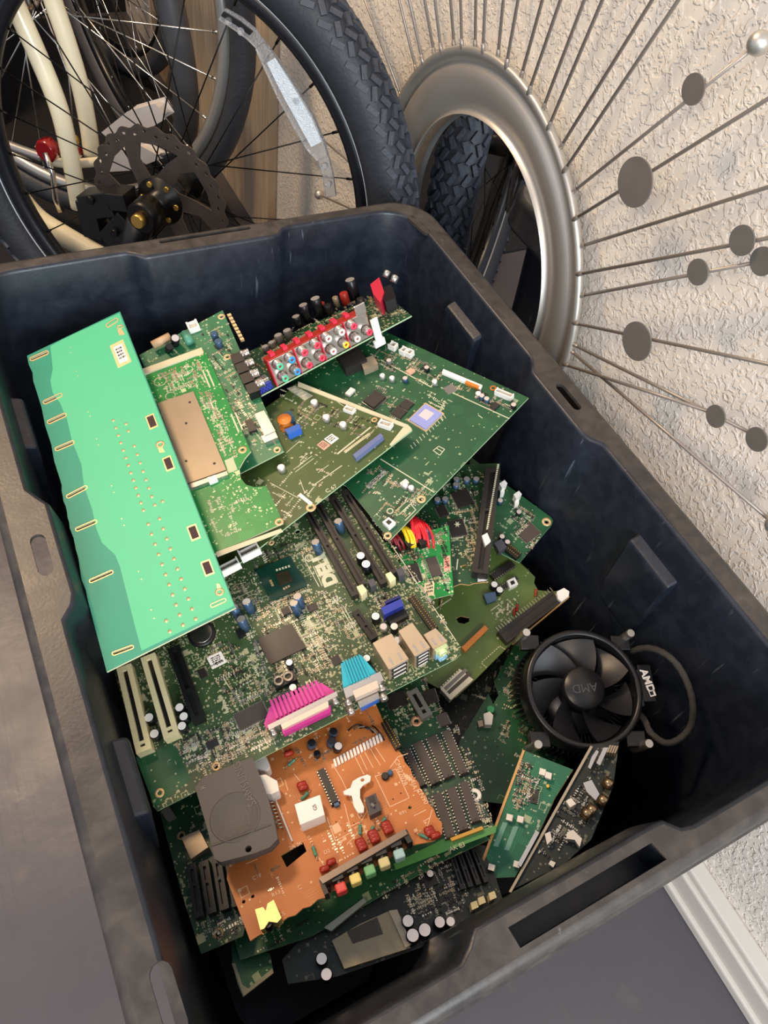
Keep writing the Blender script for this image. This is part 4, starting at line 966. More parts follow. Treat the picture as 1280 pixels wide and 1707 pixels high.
for i in range(3): G.flat([(449 + i * 1.6, 969 + i * 3.6), (453 + i * 1.6, 968 + i * 3.6), (454 + i * 1.6, 971 + i * 3.6), (450 + i * 1.6, 972 + i * 3.6)], M_SMDT, z=.0022, mb=q)
for i in range(3): G.flat([(472 + i * 4, 982 - i * 2), (475 + i * 4, 981 - i * 2), (476 + i * 4, 984 - i * 2), (473 + i * 4, 985 - i * 2)], M_TAN, z=.0022, mb=q)
G.add(q, 'carrier_parts')['kind'] = 'stuff'
M_SB = mat('brown_black_chip', '2e2822', .3)
G.block([(428, 1066), (486, 1039), (510, 1079), (450, 1108)], .0026, M_SB, 'south_chip', bevel=.0004)
G.chip([(389, 1192), (436, 1168), (448, 1193), (400, 1218)], .0022, M_CHIPB, 'lt'); G.chip([(329, 1118), (340, 1112), (346, 1126), (334, 1132)], .0015); G.chip([(341, 1239), (360, 1230), (366, 1240), (347, 1250)], .0015)
G.chip([(549, 1098), (562, 1091), (572, 1103), (558, 1110)], .0015); G.chip([(510, 1010), (526, 1004), (532, 1014), (516, 1020)], .0018); G.chip([(467, 1016), (480, 1010), (486, 1020), (473, 1026)], .003, M_BLK); G.chip([(392, 1052), (404, 1046), (410, 1057), (398, 1063)], .004, M_BLK, '')
G.chip([(452, 1134), (488, 1118), (496, 1132), (460, 1148)], .007, M_BLK, '', 'choke_base')
for x, y in ((464, 1134), (480, 1127)):
    X, Y = G.L(x, y, .008); b = MB(); b.lathe((X, Y, .006), (0, 0, 1), [(.0026, 0), (.0042, 0), (.0042, .003), (.0026, .003), (.0026, 0)], M_TANM, 18); G.add(b, 'choke_coil')
for x, y, r, h, mm in ((248, 1196, .0040, .009, M_CAPK), (257, 1223, .0040, .009, M_CAPK), (299, 1179, .0038, .010, M_CAPK), (306, 1194, .0038, .010, M_CAPK), (303, 1210, .0038, .010, M_CAPK), (482, 1104, .0032, .010, M_CAPK), (488, 1146, .0034, .010, M_CAPK), (601, 926, .0042, .012, M_CAPK), (610, 940, .0044, .013, M_CAPK), (626, 1027, .0040, .010, M_CAPK), (639, 1044, .0034, .008, M_CAPT), (657, 1044, .0036, .009, M_CAPK), (611, 1097, .0034, .009, M_CAPK), (662, 1066, .0030, .007, M_CAPT)): G.cap(x, y, r, h, mm, M_WHITE if mm is M_CAPK else M_CAPT)
for x, y in ((414, 1007), (393, 1017), (405, 1036), (499, 998), (493, 1009), (529, 907), (567, 872)): G.cap(x, y, .0042, .014, M_CAPB, M_CAPT, (-.05, .25))
b = MB(); X, Y = G.L(335, 1055, .005); b.lathe((X, Y, 0), (0, 0, 1), [(0, 0), (.0118, 0), (.0118, .004), (.0104, .0045), (0, .0045)], M_BLK, 30); o = G.add(b, 'battery_holder')
b = MB(); b.lathe((X, Y, .0042), (0, 0, 1), [(.0098, 0), (.0098, .0012), (.0090, .0016), (0, .0016)], mat('coin_cell_steel', '6d6a66', .25, .9), 30); b.build('coin_cell', o)
G.sticker([(344, 1096), (368, 1085), (378, 1104), (354, 1116)], M_STICK, 4, 'sticker', marg=.2)
# memory slots
for a, c in (((508, 842), (592, 992)), ((526, 834), (605, 975)), ((553, 826), (640, 972)), ((574, 818), (657, 955))):
    G.slot(a, c, 11, .008, M_CHIP, 'memory_slot', key=.45)
for q in ([(594, 978), (604, 974), (612, 984), (602, 993)], [(642, 957), (651, 953), (660, 964), (650, 971)]): G.block(q, .012, M_CRM, 'slot_latch', bevel=.0006)
for q in ([(612, 968), (622, 964), (628, 974), (618, 979)], [(660, 950), (670, 946), (676, 956), (665, 961)]): G.block(q, .012, mat('grey_latch', '45454c', .4), 'slot_latch', bevel=.0006)
G.slot((592, 1018), (624, 1064), 13, .007, M_BLK, 'expansion_slot', key=.5)
G.header((686, 992), (725, 1047), 13, .006, M_CHIP, 2, 'pin_header')
G.block([(638, 1022), (668, 1008), (682, 1026), (652, 1042)], .006, M_BLK, 'port_base'); o = G.block([(635, 1013), (668, 998), (673, 1009), (640, 1025)], .013, M_BLUE, 'blue_connector', bevel=.0005)
q = MB(); G.flat([(641, 1014), (666, 1003), (668, 1007), (643, 1018)], mat('dark_blue_plastic', '161d5c', .4), z=.0135, mb=q); q.build('connector_opening', o)
# slots at the lower left
G.slot((206, 1110), (240, 1252), 24, .011, M_CRM, 'pci_slot', M_BLK, M_SMDT, .9); G.slot((246, 1092), (286, 1228), 24, .011, M_CRM, 'pci_slot', M_BLK, M_SMDT, .9)
G.slot((288, 1078), (331, 1200), 20, .010, M_BLK, 'graphics_slot', key=.6)
# pink parallel port
def stepblock(B_, quad, h0, h1, m, name, parent=None, bevel=.0004): return B_.block(quad, h1, m, name, h0, bevel, parent)
pk = G.block([(450, 1178), (535, 1138), (557, 1152), (556, 1162), (444, 1214), (440, 1206)], .010, M_PINK, 'parallel_port', bevel=.0006)
for i in range(12):
    t0 = i / 12; a = lerp((448, 1168), (529, 1133), t0 + .012); c = lerp((448, 1168), (529, 1133), t0 + .065); d = lerp((459, 1198), (543, 1158), t0 + .065); e = lerp((459, 1198), (543, 1158), t0 + .012)
    G.block([a, c, d, e], .0125, M_PINK, 'cooling_rib', .009, .0002, pk)
G.block([(446, 1209), (561, 1152), (563, 1160), (448, 1217)], .0128, M_NICK, 'port_flange', bevel=.0005, parent=pk)
G.block([(466, 1203), (546, 1163), (548, 1178), (471, 1216)], .0125, mat('port_face', 'd9c6b2', .3, .4), 'd_shell', .002, .0008, pk)
G.block([(469, 1215), (551, 1175), (551, 1186), (472, 1224)], .0085, M_PINK, 'pink_insert', .001, .0006, pk)
for x, y in ((452, 1214), (556, 1162)):
    q = MB(); p = Vector((*G.L(x, y, .007), .007)); d = Vector((*G.L(x + 4, y + 9, .007), .007)) - p; d.normalize(); q.cyl(p, d, .0032, .007, M_NICK, 6); q.build('hex_post', pk)
# teal serial port over a blue video port
tl = G.block([(568, 1106), (602, 1092), (634, 1130), (628, 1136), (578, 1158), (572, 1150)], .014, M_TEAL, 'serial_video_port', bevel=.0006)
for i in range(7):
    t = i / 7; a = lerp((571, 1102), (601, 1090), t + .02); c = lerp((571, 1102), (601, 1090), t + .09); d = lerp((584, 1140), (618, 1126), t + .09); e = lerp((584, 1140), (618, 1126), t + .02)
    G.block([a, c, d, e], .0165, M_TEAL, 'cooling_rib', .012, .0002, tl)
G.block([(572, 1148), (634, 1119), (640, 1134), (577, 1164)], .0150, M_NICK, 'port_plate', .001, .0005, tl)
G.block([(588, 1152), (628, 1134), (632, 1146), (592, 1164)], .0170, mat('port_face'), 'd_shell', .010, .0008, tl)
G.block([(595, 1168), (630, 1152), (633, 1164), (600, 1180)], .0085, M_NICK, 'd_shell', .001, .0008, tl); G.block([(600, 1174), (629, 1160), (632, 1166), (602, 1182)], .0070, M_VGAB, 'blue_insert', .001, .0008, tl)
for x, y in ((578, 1166), (582, 1180), (634, 1142), (637, 1157)):
    q = MB(); p = Vector((*G.L(x, y, .008), .008)); d = Vector((*G.L(x + 4, y + 9, .008), .008)) - p; d.normalize(); q.cyl(p, d, .0034, .006, M_NICK, 6); q.build('hex_post', tl)
# network/USB stack, USB stack, audio stack
def port_stack(top, front, h, n, jacks=()):
    """top: 4 px of the top; front: px (left, right) of the foot of the open front"""
    o = G.block(top, h, M_TANM if False else mat('port_can_metal', 'c2ad90', .35, .6, var=.08), 'port_stack', bevel=.0004)
    p = [Vector((*G.L(*top[3], h), h)), Vector((*G.L(*top[2], h), h))]; u = (p[1] - p[0]); w_ = u.length; u.normalize(); nrm = Vector((u.y, -u.x, 0)); c = (p[0] + p[1]) / 2
    b_c = sum((Vector((*G.L(*q, h), h)) for q in top), Vector()) / 4
    if nrm.dot(c - b_c) < 0: nrm = -nrm
    for i in range(n):
        z = h - (i + .5) * h / n; q = MB(); o_ = Vector((c.x, c.y, z))
        q.frame_box(o_ + nrm * .0002, u, Vector((0, 0, 1)), nrm, w_ * .84, h / n * .78, .0012, M_NICK)
        q.frame_box(o_ + nrm * .0006, u, Vector((0, 0, 1)), nrm, w_ * .74, h / n * .55, .0014, M_BLK)
        q.frame_box(o_ + nrm * .0010, u, Vector((0, 0, 1)), nrm, w_ * .62, h / n * .16, .0016, M_STICK); q.build('port_opening', o)
    for sd in (-.22, .22):
        q = MB(); q.frame_box(c + u * w_ * sd - nrm * .005 + Vector((0, 0, .0002)), u, nrm, Vector((0, 0, 1)), .0014, .006, .0010, M_NICK); q.build('spring_tab', o)
    return o, c, u, nrm, w_
port_stack([(621, 1072), (652, 1056), (681, 1098), (648, 1116)], None, .024, 3)
port_stack([(664, 1052), (687, 1038), (717, 1079), (691, 1094)], None, .026, 4)
o, c, u, nrm, w_ = port_stack([(706, 1058), (726, 1047), (746, 1069), (722, 1082)], None, .022, 0)
for z, cc in ((.015, 'c3cf9a'), (.006, '8fbfd8')):
    q = MB(); p = Vector((c.x, c.y, z)); mj = mat('jack_' + cc, cc, .35); q.frame_box(p + nrm * .001, u, Vector((0, 0, 1)), nrm, w_ * .8, .0085, .003, mj); q.lathe(p + nrm * .002, nrm, [(.0042, 0), (.0042, .004), (.0020, .0042), (.0019, .001), (0, .001)], mj, 20); q.build('audio_jack', o)
G.text('DELL', 541, 948, (-.43, -.90), .0165, M_SILK, bold=.0011)
G.ring(515, 930, 5, 7, M_SILK, 'silkscreen_circle'); G.text('E1', 515, 930, (-.9, .4), .005)
q = MB()
for a, c in (((503, 925), (532, 978)), ((522, 944), (537, 977)), ((572, 1010), (600, 1060)), ((488, 1034), (512, 1078)), ((640, 890), (760, 1068)), ((388, 1000), (420, 985)), ((300, 1255), (345, 1236)), ((512, 1092), (530, 1084)), ((372, 1130), (392, 1160)), ((560, 1000), (590, 1050))): G.line(a, c, .0007, M_SILK, mb=q)
for i in range(14): G.line((498 + i * 1.6, 1030 + i * 3), (508 + i * 1.6, 1026 + i * 3), .0004, M_SILK, mb=q)
for i in range(4):
    for j in range(2): G.line((512 + j * 8 + i * 6, 1030 - i * 3 + j * 14), (530 + j * 8 + i * 6, 1022 - i * 3 + j * 14), .0005, M_SILK, mb=q)
G.add(q, 'silkscreen_marks')['kind'] = 'stuff'
G.scatter([(385, 980), (425, 950), (455, 1005), (512, 975), (580, 1000), (625, 1065), (610, 1090), (560, 1085), (545, 1130), (450, 1165), (430, 1110), (400, 1060)], 1500, 16, tall=.0011)
G.scatter([(380, 1110), (430, 1110), (450, 1165), (380, 1190), (350, 1140)], 260, 17); G.scatter([(290, 1240), (380, 1200), (450, 1205), (500, 1222), (335, 1298), (320, 1298)], 800, 18); G.scatter([(420, 925), (480, 905), (520, 910), (540, 930), (500, 925), (420, 950)], 150, 19)
G.scatter([(610, 850), (640, 880), (760, 1060), (740, 1050), (690, 975)], 200, 20); G.scatter([(600, 1000), (640, 985), (690, 1040), (660, 1050), (630, 1010)], 160, 21); G.scatter([(340, 1070), (390, 1070), (430, 1110), (380, 1130), (330, 1100)], 120, 22)
G.text('SLOT3 PCI SLOT2', 303, 1150, (.28, .96), .0045)

# --- H: orange phenolic board
er = random.Random(9)
polyH = [(395, 1300), (470, 1235), (560, 1175), (625, 1170)]
for i in range(14): x, y = lerp((650, 1225), (735, 1372), i / 13); polyH.append((x + (1.5 if i % 2 else -1.5), y))
polyH += [(737, 1390), (722, 1402), (690, 1408)]
for i in range(22): x, y = lerp((680, 1412), (417, 1568), i / 21); polyH.append((x, y + (2 if i % 2 else -2) * (1 if 5 < i < 17 else .3)))
polyH += [(378, 1465)]
H_ = Board('orange_circuit_board', 'orange circuit board with five coloured push buttons at the front of the heap', polyH, .392, -.10, .22, ((415, 1568), (735, 1390)), GO, M_EDGEO,
           holes=[[(468, 1426), (505, 1404), (511, 1419), (478, 1446)], (683, 1346, 3), (421, 1494, 3), (406, 1503, 3), (655, 1332, 1.5), (668, 1322, 1.5), (560, 1370, 1.2), (575, 1385, 1.2), (590, 1372, 1.2)], cen=(549, 1366))
H_.header((640, 1200), (664, 1244), 12, .006, M_BLK, 2, 'pin_header')
for i in range(15): x, y = lerp((558, 1272), (634, 1230), i / 14); H_.block([(x - 3, y - 6), (x + .5, y - 8), (x + 4, y + 4), (x + .5, y + 6)], .0016, M_STICK, 'jumper_strip')
H_.dip((534, 1281), (559, 1338), 15, .005, M_BLK); H_.block([(554, 1336), (562, 1333), (566, 1341), (558, 1344)], .004, M_CAPB, 'blue_tab')
def rnd_block(B_, q, h, m, name, **k): return B_.block(q, h, m, name, bevel=.0012, **k)
rnd_block(H_, [(491, 1341), (533, 1325), (541, 1358), (500, 1375)], .013, M_WHITE, 'white_relay'); H_.text('G5', 525, 1346, (-.3, -.95), .004, M_SMDG, h=.013)
H_.block([(418, 1294), (443, 1291), (462, 1302), (465, 1318), (452, 1324), (431, 1322), (418, 1306)], .013, M_WHITE, 'white_bracket', bevel=.0015); H_.block([(417, 1270), (430, 1259), (442, 1257), (450, 1276), (444, 1284), (422, 1279)], .013, M_WHITE, 'white_bracket', bevel=.0015)
q = MB(); a = H_.L(453, 1318, .004); c = H_.L(487, 1402, .002); q.tube([(*a, .004), (*c, .0015)], .0007, M_STICK, 6); H_.add(q, 'white_wire')
for i in range(10):
    x, y = lerp((447, 1328), (467, 1381), i / 9); q = MB(); a = H_.L(x - 5, y, .002); c = H_.L(x + 4, y - 2, .002); q.tube([(*a, .0006), (*a, .0028), (*c, .0028), (*c, 0)], .0006, M_PIN, 6); H_.add(q, 'lead_pin')
# white Y-shaped bracket and switch
P = [H_.L(*p, .006) for p in ((588, 1302), (598, 1296), (612, 1291), (618, 1294), (617, 1302), (605, 1309), (600, 1315), (600, 1330), (607, 1345), (606, 1354), (597, 1355), (590, 1345), (586, 1326), (573, 1324), (572, 1319), (584, 1313))]
me = plate_mesh('spring_bracket', P, [circ(*H_.L(604, 1300, .006), .0016, 10)], .0045, .006, M_WHITE); link('spring_bracket', me, H_.o, bevel=.0004)
b = MB(); X, Y = H_.L(592, 1318, .003); b.cyl((X, Y, 0), (0, 0, 1), .0025, .005, M_WHITE, 12); H_.add(b, 'bracket_post')
o = rnd_block(H_, [(608, 1330), (626, 1322), (636, 1350), (616, 1360)], .008, mat('charcoal_switch', '3d3a3b', .4), 'slide_switch')
q = MB(); H_.flat([(614, 1338), (624, 1334), (628, 1346), (619, 1350)], M_BLK, z=.0085, mb=q); q.build('switch_recess', o)
q = MB(); p = H_.L(621, 1342, .010); q.box(*p, .008, .0105, .002, .003, M_SMDG, .4); q.build('slider', o)
# button bar
bar = H_.block([(531, 1464), (674, 1382), (680, 1390), (538, 1473)], .012, mat('dull_steel_bracket', '7a6d63', .4, .7, var=.2, vscale=40), 'button_bracket', bevel=.0006)
H_.block([(531, 1466), (536, 1463), (548, 1488), (541, 1492)], .011, M_BLK, 'bracket_end', .0, .0005, bar); H_.block([(668, 1387), (678, 1382), (688, 1402), (680, 1406)], .011, M_BLK, 'bracket_end', 0, .0005, bar)
for x, y, cc, nm in ((569, 1483, 'd8403c', 'red'), (593, 1468, 'e6cf76', 'yellow'), (617, 1454, '6fae74', 'green'), (641, 1441, 'cfc48c', 'cream'), (666, 1427, '9fc3c4', 'pale_blue')):
    q = MB(); A0 = H_.L(x - 9, y - 26, .006); A1 = H_.L(x, y, .006); d = Vector((A1[0] - A0[0], A1[1] - A0[1], 0)); L_b = d.length; d.normalize(); sd = Vector((-d.y, d.x, 0)); z = Vector((0, 0, 1))
    o_ = Vector((*A0, .006)); q.frame_box(o_ + d * L_b * .25, d, sd, z, L_b * .55, .0085, .009, M_BLK); q.frame_box(o_ + d * L_b * .55, d, sd, z, L_b * .5, .004, .004, M_BLK)
    q.tube([o_ + d * L_b * (.45 + .02 * i) + sd * .0028 * math.cos(i * 1.6) + z * .0028 * math.sin(i * 1.6) for i in range(16)], .00035, M_PIN, 5)
    o = H_.add(q, 'push_button', bar if False else None, .0004)
    q = MB(); q.frame_box(o_ + d * L_b * .96, d, sd, z, .0070, .0080, .0080, mat('button_' + nm, cc, .35)); c_ = q.build('button_cap', o, bevel=.0012); c_['label'] = nm.replace('_', ' ') + ' button cap'
q = MB(); p = Vector((*H_.L(548, 1482, .006), .006)); q.lathe(p, (1, -.4, .2), [(.0016, 0), (.0024, 0), (.0024, .001), (.0016, .001), (.0016, 0)], M_BLKM, 14); H_.add(q, 'eyelet')
for x, y, n in ((602, 1410, 3), (623, 1396, 3), (645, 1381, 3), (481, 1259, 1), (504, 1313, 2), (541, 1452, 1), (552, 1440, 1), (716, 1388, 2), (726, 1396, 1)):
    for i in range(n):
        q = MB(); xx, yy = x - 4 + i * 2.5 + 1.5 - (n - 3) * 1.2, y - 6 + i * 5.5 - (n - 3) * 2; a = H_.L(xx - 8, yy + 2, .003); c = H_.L(xx + 8, yy - 4, .003)
        q.tube([(*a, .003), (*lerp(a, c, .12), .003), (*lerp(a, c, .88), .003), (*c, .003)], [.0014, .0026, .0026, .0014], M_REDC, 10); H_.add(q, 'red_capacitor')
for i, (x, y, a) in enumerate(((486, 1271, .3), (508, 1327, .4), (600, 1383, 1.1), (619, 1385, .7), (638, 1370, .5), (706, 1394, -.9), (524, 1419, 1.5), (622, 1392, .5))): H_.resistor(x, y, .0075, .0014, a)
for x, y in ((516, 1235), (549, 1232), (552, 1216), (560, 1240)): H_.cap(x, y, .0036, .010, M_CAPB if x != 560 else M_CAPK, M_CAPK if x != 560 else M_CAPT, (.1, -.25))
H_.cap(528, 1255, .0028, .005, M_CAPK, M_CAPK); H_.cap(650, 1287, .0022, .004, M_CAPB, M_CAPB); H_.cap(642, 1293, .003, .003, M_BLK, M_BLK)
for i in range(5):
    q = MB(); a = H_.L(580 + i * 10, 1216 - i * 2, .002); c = H_.L(604 + i * 9, 1206 + i * 6, .004); q.tube([(*a, 0), (*lerp(a, c, .3), .004), (*lerp(a, c, .7), .005), (*c, .0)], .0007, M_SMDG if i % 2 else M_BLK, 6); H_.add(q, 'bent_wire')
# brass inductor can
o = rnd_block(H_, [(425, 1516), (438, 1512), (443, 1518), (446, 1506), (456, 1500), (469, 1530), (462, 1538), (448, 1536), (440, 1548), (434, 1550)], .010, mat('brass_shield', 'd9bf7c', .4, .6, var=.2, vscale=120), 'brass_can')
q = MB(); a = H_.L(447, 1542, .004); q.cyl((*a, 0), (0, 0, 1), .0035, .008, M_BLK, 12); q.build('can_core', o)
q = MB()
for a, c in (((570, 1300), (600, 1365)), ((600, 1370), (583, 1378)), ((545, 1362), (559, 1402)), ((559, 1402), (586, 1387)), ((586, 1387), (574, 1340)), ((625, 1293), (650, 1345)), ((650, 1345), (682, 1330)), ((682, 1330), (660, 1282)), ((660, 1282), (626, 1294)), ((592, 1262), (606, 1290)), ((600, 1258), (612, 1284)), ((608, 1254), (622, 1280)), ((617, 1248), (634, 1276)), ((626, 1246), (642, 1270)), ((555, 1275), (570, 1300)), ((578, 1408), (602, 1382)), ((650, 1280), (663, 1262)), ((663, 1262), (680, 1256)), ((475, 1300), (480, 1318)), ((490, 1290), (500, 1302)), ((612, 1352), (600, 1372)), ((690, 1360), (710, 1350)), ((705, 1370), (718, 1362)), ((720, 1350), (712, 1380)), ((528, 1425), (545, 1450)), ((410, 1440), (430, 1432))):
    H_.line(a, c, .0005, mat('pale_orange_silkscreen', 'f0c8a4', .6), mb=q)
H_.add(q, 'silkscreen_marks')['kind'] = 'stuff'
MO = mat('pale_orange_silkscreen')
for i, (t, x, y, d, s_) in enumerate((('CMJ2202R', 668, 1288, (.35, .94), .0055), ('AJA1', 690, 1310, (.35, .94), .0055), ('CN90', 704, 1328, (.5, .86), .0055), ('R91', 672, 1355, (.9, -.4), .004), ('2A 3K', 493, 1410, (.9, -.42), .004), ('C18', 428, 1462, (.9, -.45), .004), ('R13', 460, 1490, (.9, -.45), .004), ('L1', 500, 1480, (.35, .94), .004), ('D2', 545, 1420, (.9, -.45), .004), ('C5', 470, 1525, (.9, -.45), .004))): H_.text(t, x, y, d, s_, MO)
for k, pl in enumerate(([(470, 1240), (560, 1190), (620, 1185), (640, 1240), (560, 1265), (500, 1300), (470, 1280)], [(500, 1400), (600, 1350), (650, 1365), (600, 1420), (540, 1450)], [(660, 1260), (690, 1290), (730, 1370), (700, 1390), (680, 1340)], [(400, 1440), (460, 1440), (520, 1460), (520, 1490), (440, 1500)])):
    H_.scatter(pl, (110, 50, 14, 30)[k], 30 + k, [MO, MO, M_PIN, mat('pale_silk2', 'd9a070', .5)], tall=.0006)

# --- dark grey module lying on the orange board
LP = Matrix.Identity(4)
polyX = [(325, 1312), (340, 1294), (420, 1262), (432, 1290), (445, 1325), (455, 1360), (463, 1398), (450, 1412), (425, 1422), (395, 1430), (368, 1437), (358, 1432), (345, 1380)]
X_ = Board('grey_plastic_module', 'dark grey plastic module with a round dish and small hole, lying on the orange board', polyX, .404, -.12, .20, ((325, 1312), (420, 1270)), M_BLK, M_BLK, holes=[(412, 1415, 5)], th=.0008, cen=(395, 1360), group=None)
tag(X_.o, None, 'electronic module'); M_LUMP = mat('dark_grey_module_plastic', '4b4744', .55, var=.06, bump=.15, bscale=600)
me = plate_mesh('module_shell', [X_.L(*p, .009) for p in polyX], [circ(*X_.L(414, 1415, .009), 5.5 * X_.px(412, 1415), 16)], 0, .009, M_LUMP); link('module_shell', me, X_.o, bevel=.0018)
q = MB(); X, Y = X_.L(392, 1362, .009); k = X_.px(392, 1362); q.lathe((X, Y, .0088), (0, 0, 1), [(42 * k, 0), (41.5 * k, .0005), (40 * k, .0007), (38 * k, .0003), (0, .0002)], M_LUMP, 60); X_.add(q, 'round_dish')
q = MB(); X_.line((358, 1418), (455, 1383), .0006, M_LUMP, .0098, q); X_.add(q, 'moulded_ridge')
X_.text('SAMSUNG', 408, 1306, (-.37, -.93), .0085, mat('grey_moulded_letters', '5c5854', .55), .009); X_.text('R', 339, 1313, (-.37, -.93), .0045, M_SMDG, .009)
for p in ((340, 1313),): pass

# --- I: board with rows of long chips
I_ = Board('memory_chip_board', 'green board with rows of long brown chips beside the orange board', [(590, 1160), (700, 1115), (826, 1382), (822, 1388), (655, 1450), (600, 1320)], .365, -.20, .12, ((655, 1450), (825, 1385)), G6, mat('leaf_green_edge', '86b868', .5), holes=[(694, 1202, 4), (791, 1326, 4), (813, 1372, 3)], cen=(659, 1291))  # board sides in a brighter green than the face
for a, c, w_ in (((694, 1236), (727, 1306), 21), ((718, 1226), (749, 1296), 21), ((742, 1216), (774, 1290), 17), ((677, 1248), (705, 1310), 14), ((728, 1322), (752, 1396), 20), ((751, 1312), (774, 1384), 20), ((772, 1302), (794, 1370), 18), ((708, 1330), (730, 1392), 14)): I_.dip(a, c, w_, .0045)
I_.chip([(728, 1192), (743, 1186), (750, 1206), (735, 1212)], .003, M_CHIPB, 'l'); I_.chip([(702, 1153), (722, 1147), (732, 1168), (712, 1174)], .002); I_.chip([(640, 1160), (672, 1150), (682, 1172), (652, 1182)], .003)
I_.ring(694, 1202, 4, 9.5, mat('copper_ring', 'd9a27c', .4, .3)); I_.ring(791, 1326, 5, 11.5, M_STICK); 
I_.slot((686, 1150), (712, 1195), 20, .006, M_SMDG, 'grey_connector'); I_.resistor(676, 1168, .016, .0010, .45, M_SMDT)
I_.block([(750, 1397), (803, 1377), (806, 1382), (753, 1402)], .004, mat('amber_network', 'c99a3a', .4), 'resistor_network')
I_.flat([(740, 1398), (828, 1376), (826, 1388), (660, 1450), (656, 1440)], mat('leaf_green_mask', '4f8f4a', .4), 'plain_edge', .0001); I_.text('AK 83', 762, 1412, (.9, -.36), .005)  # front strip in a brighter green than the rest of the board
I_.scatter([(690, 1120), (705, 1120), (745, 1200), (760, 1205), (800, 1290), (822, 1372), (790, 1372), (785, 1300), (735, 1210)], 220, 40); I_.scatter([(650, 1180), (690, 1175), (700, 1215), (670, 1225)], 60, 41); I_.scatter([(790, 1340), (812, 1340), (822, 1370), (800, 1372)], 60, 42)

# --- J: small bright green board
J = Board('small_green_board', 'small bright green board with a brown chip and two paper stickers right of the motherboard', [(640, 905), (748, 876), (756, 990), (700, 1004), (655, 1010)], .412, -.05, -.15, ((690, 1010), (756, 990)), G4, M_EDGE, holes=[(747, 984, 2.4)], cen=(700, 950))
J.chip([(714, 930), (731, 927), (733, 958), (716, 963)], .0015, M_CHIPB, 'l'); J.chip([(676, 942), (699, 937), (702, 968), (680, 972)], .0015, M_CHIP, 'l')
J.sticker([(739, 928), (750, 926), (751, 951), (740, 953)], mat('pink_label'), 4, 'sticker', mat('red_print', 'b04a3c', .5)); J.sticker([(708, 973), (724, 968), (723, 992), (709, 994), (706, 982)], mat('tan_label', 'e3cfa4', .5), 3, 'sticker')
J.cap(722, 886, .0034, .013, M_CAPB, M_CAPB, (-.5, .9)); J.cap(714, 900, .0028, .010, M_CAPB, M_CAPK, (-.5, .9)); J.cap(700, 903, .0028, .009, M_CAPK, M_CAPK)
J.scatter([(700, 905), (744, 880), (752, 988), (735, 985), (735, 925), (705, 925)], 200, 43); J.scatter([(702, 925), (712, 925), (714, 965), (735, 962), (735, 985), (703, 970)], 80, 44); J.scatter([(655, 920), (700, 905), (700, 935), (670, 945)], 90, 45, tall=.004)
J.text('K 2-2023-02', 746, 968, (.05, 1), .0035)

# coloured wire bundles hanging out from under the dark green board
def bundle(name, label, cols, a, c, z0, z1, n, spread, seed):
    e = empty(name); tag(e, label, 'wires', 'wire bundles'); rq = random.Random(seed)
    for i in range(n):
        t = i / (n - 1) - .5; q = MB(); w0 = spread * t
        p0 = at(a[0] + w0 * .8, a[1] + w0 * .55, z=z0); p3 = at(c[0] + w0 + rq.uniform(-3, 3), c[1] + w0 * .5 + rq.uniform(-4, 4), z=z1)
        p1 = p0.lerp(p3, .35) + Vector((rq.uniform(-.003, .003), rq.uniform(-.003, .003), .008 + rq.uniform(0, .004))); p2 = p0.lerp(p3, .75) + Vector((rq.uniform(-.003, .003), rq.uniform(-.003, .003), .010 + rq.uniform(0, .004)))
        pts = [((1 - s) ** 3) * p0 + 3 * s * (1 - s) ** 2 * p1 + 3 * s * s * (1 - s) * p2 + s ** 3 * p3 for s in [k / 10 for k in range(11)]]
        q.tube(pts, .0013, cols[i % len(cols)], 8); q.build('wire', e)
    q = MB(); p = at(c[0], c[1], z=z1); q.box(p.x, p.y, z1 - .004, z1 + .004, .010, .006, M_BLK); q.build('wire_plug', e, bevel=.0004)
MR_, MY_, MDR = mat('red_wire', 'd8202c', .35), mat('yellow_wire', 'e6c21c', .35), mat('dark_red_wire', '7d1420', .4)
bundle('red_wire_bundle', 'thick bundle of bright red wires beside the yellow ones above the small green board', [MR_], (685, 858), (706, 906), .425, .428, 11, 30, 1)
bundle('yellow_wire_bundle', 'bundle of yellow wires between the red and dark red ones', [MY_], (662, 872), (684, 908), .424, .426, 7, 16, 2)
bundle('dark_red_wire_bundle', 'bundle of dark red wires next to the motherboard edge', [MDR], (640, 884), (664, 912), .422, .422, 6, 14, 3)

# --- K: dark board with a long black slot
K = Board('slot_circuit_board', 'dark green board with one long black slot leaning along its right edge', [(690, 790), (760, 775), (834, 772), (814, 970), (806, 970), (790, 972), (782, 975), (768, 973), (757, 977), (748, 990), (700, 985)], .400, -.15, .05, ((700, 985), (806, 970)), G6, M_EDGEO, holes=[[(769, 943), (777, 941), (778, 948), (770, 949)]], cen=(750, 876))
K.slot((822, 780), (800, 955), 24, .011, M_CHIP, 'memory_slot', pins=None, key=.42); K.block([(803, 893), (812, 888), (818, 902), (809, 909)], .013, M_WHITE, 'white_clip', bevel=.0006)
q = MB()
for i in range(34): x, y = lerp((829, 785), (811, 890), i / 33); K.flat([(x - 2, y), (x + 1, y), (x + 1, y + 1.6), (x - 2, y + 1.6)], M_SILK, z=.0114, mb=q)
K.add(q, 'slot_contacts')['kind'] = 'stuff'
for x, y in ((761, 798), (778, 798), (794, 798), (760, 807), (729, 832), (742, 831)): K.cap(x, y, .0035, .006, M_CAPB, M_CAPT)
K.chip([(758, 822), (785, 812), (784, 840), (757, 846)], .002); K.chip([(750, 868), (776, 864), (774, 890), (748, 896)], .002, M_CHIP, 'lt'); K.chip([(730, 845), (745, 840), (744, 858), (729, 862)], .002)
q = MB(); P_ = []
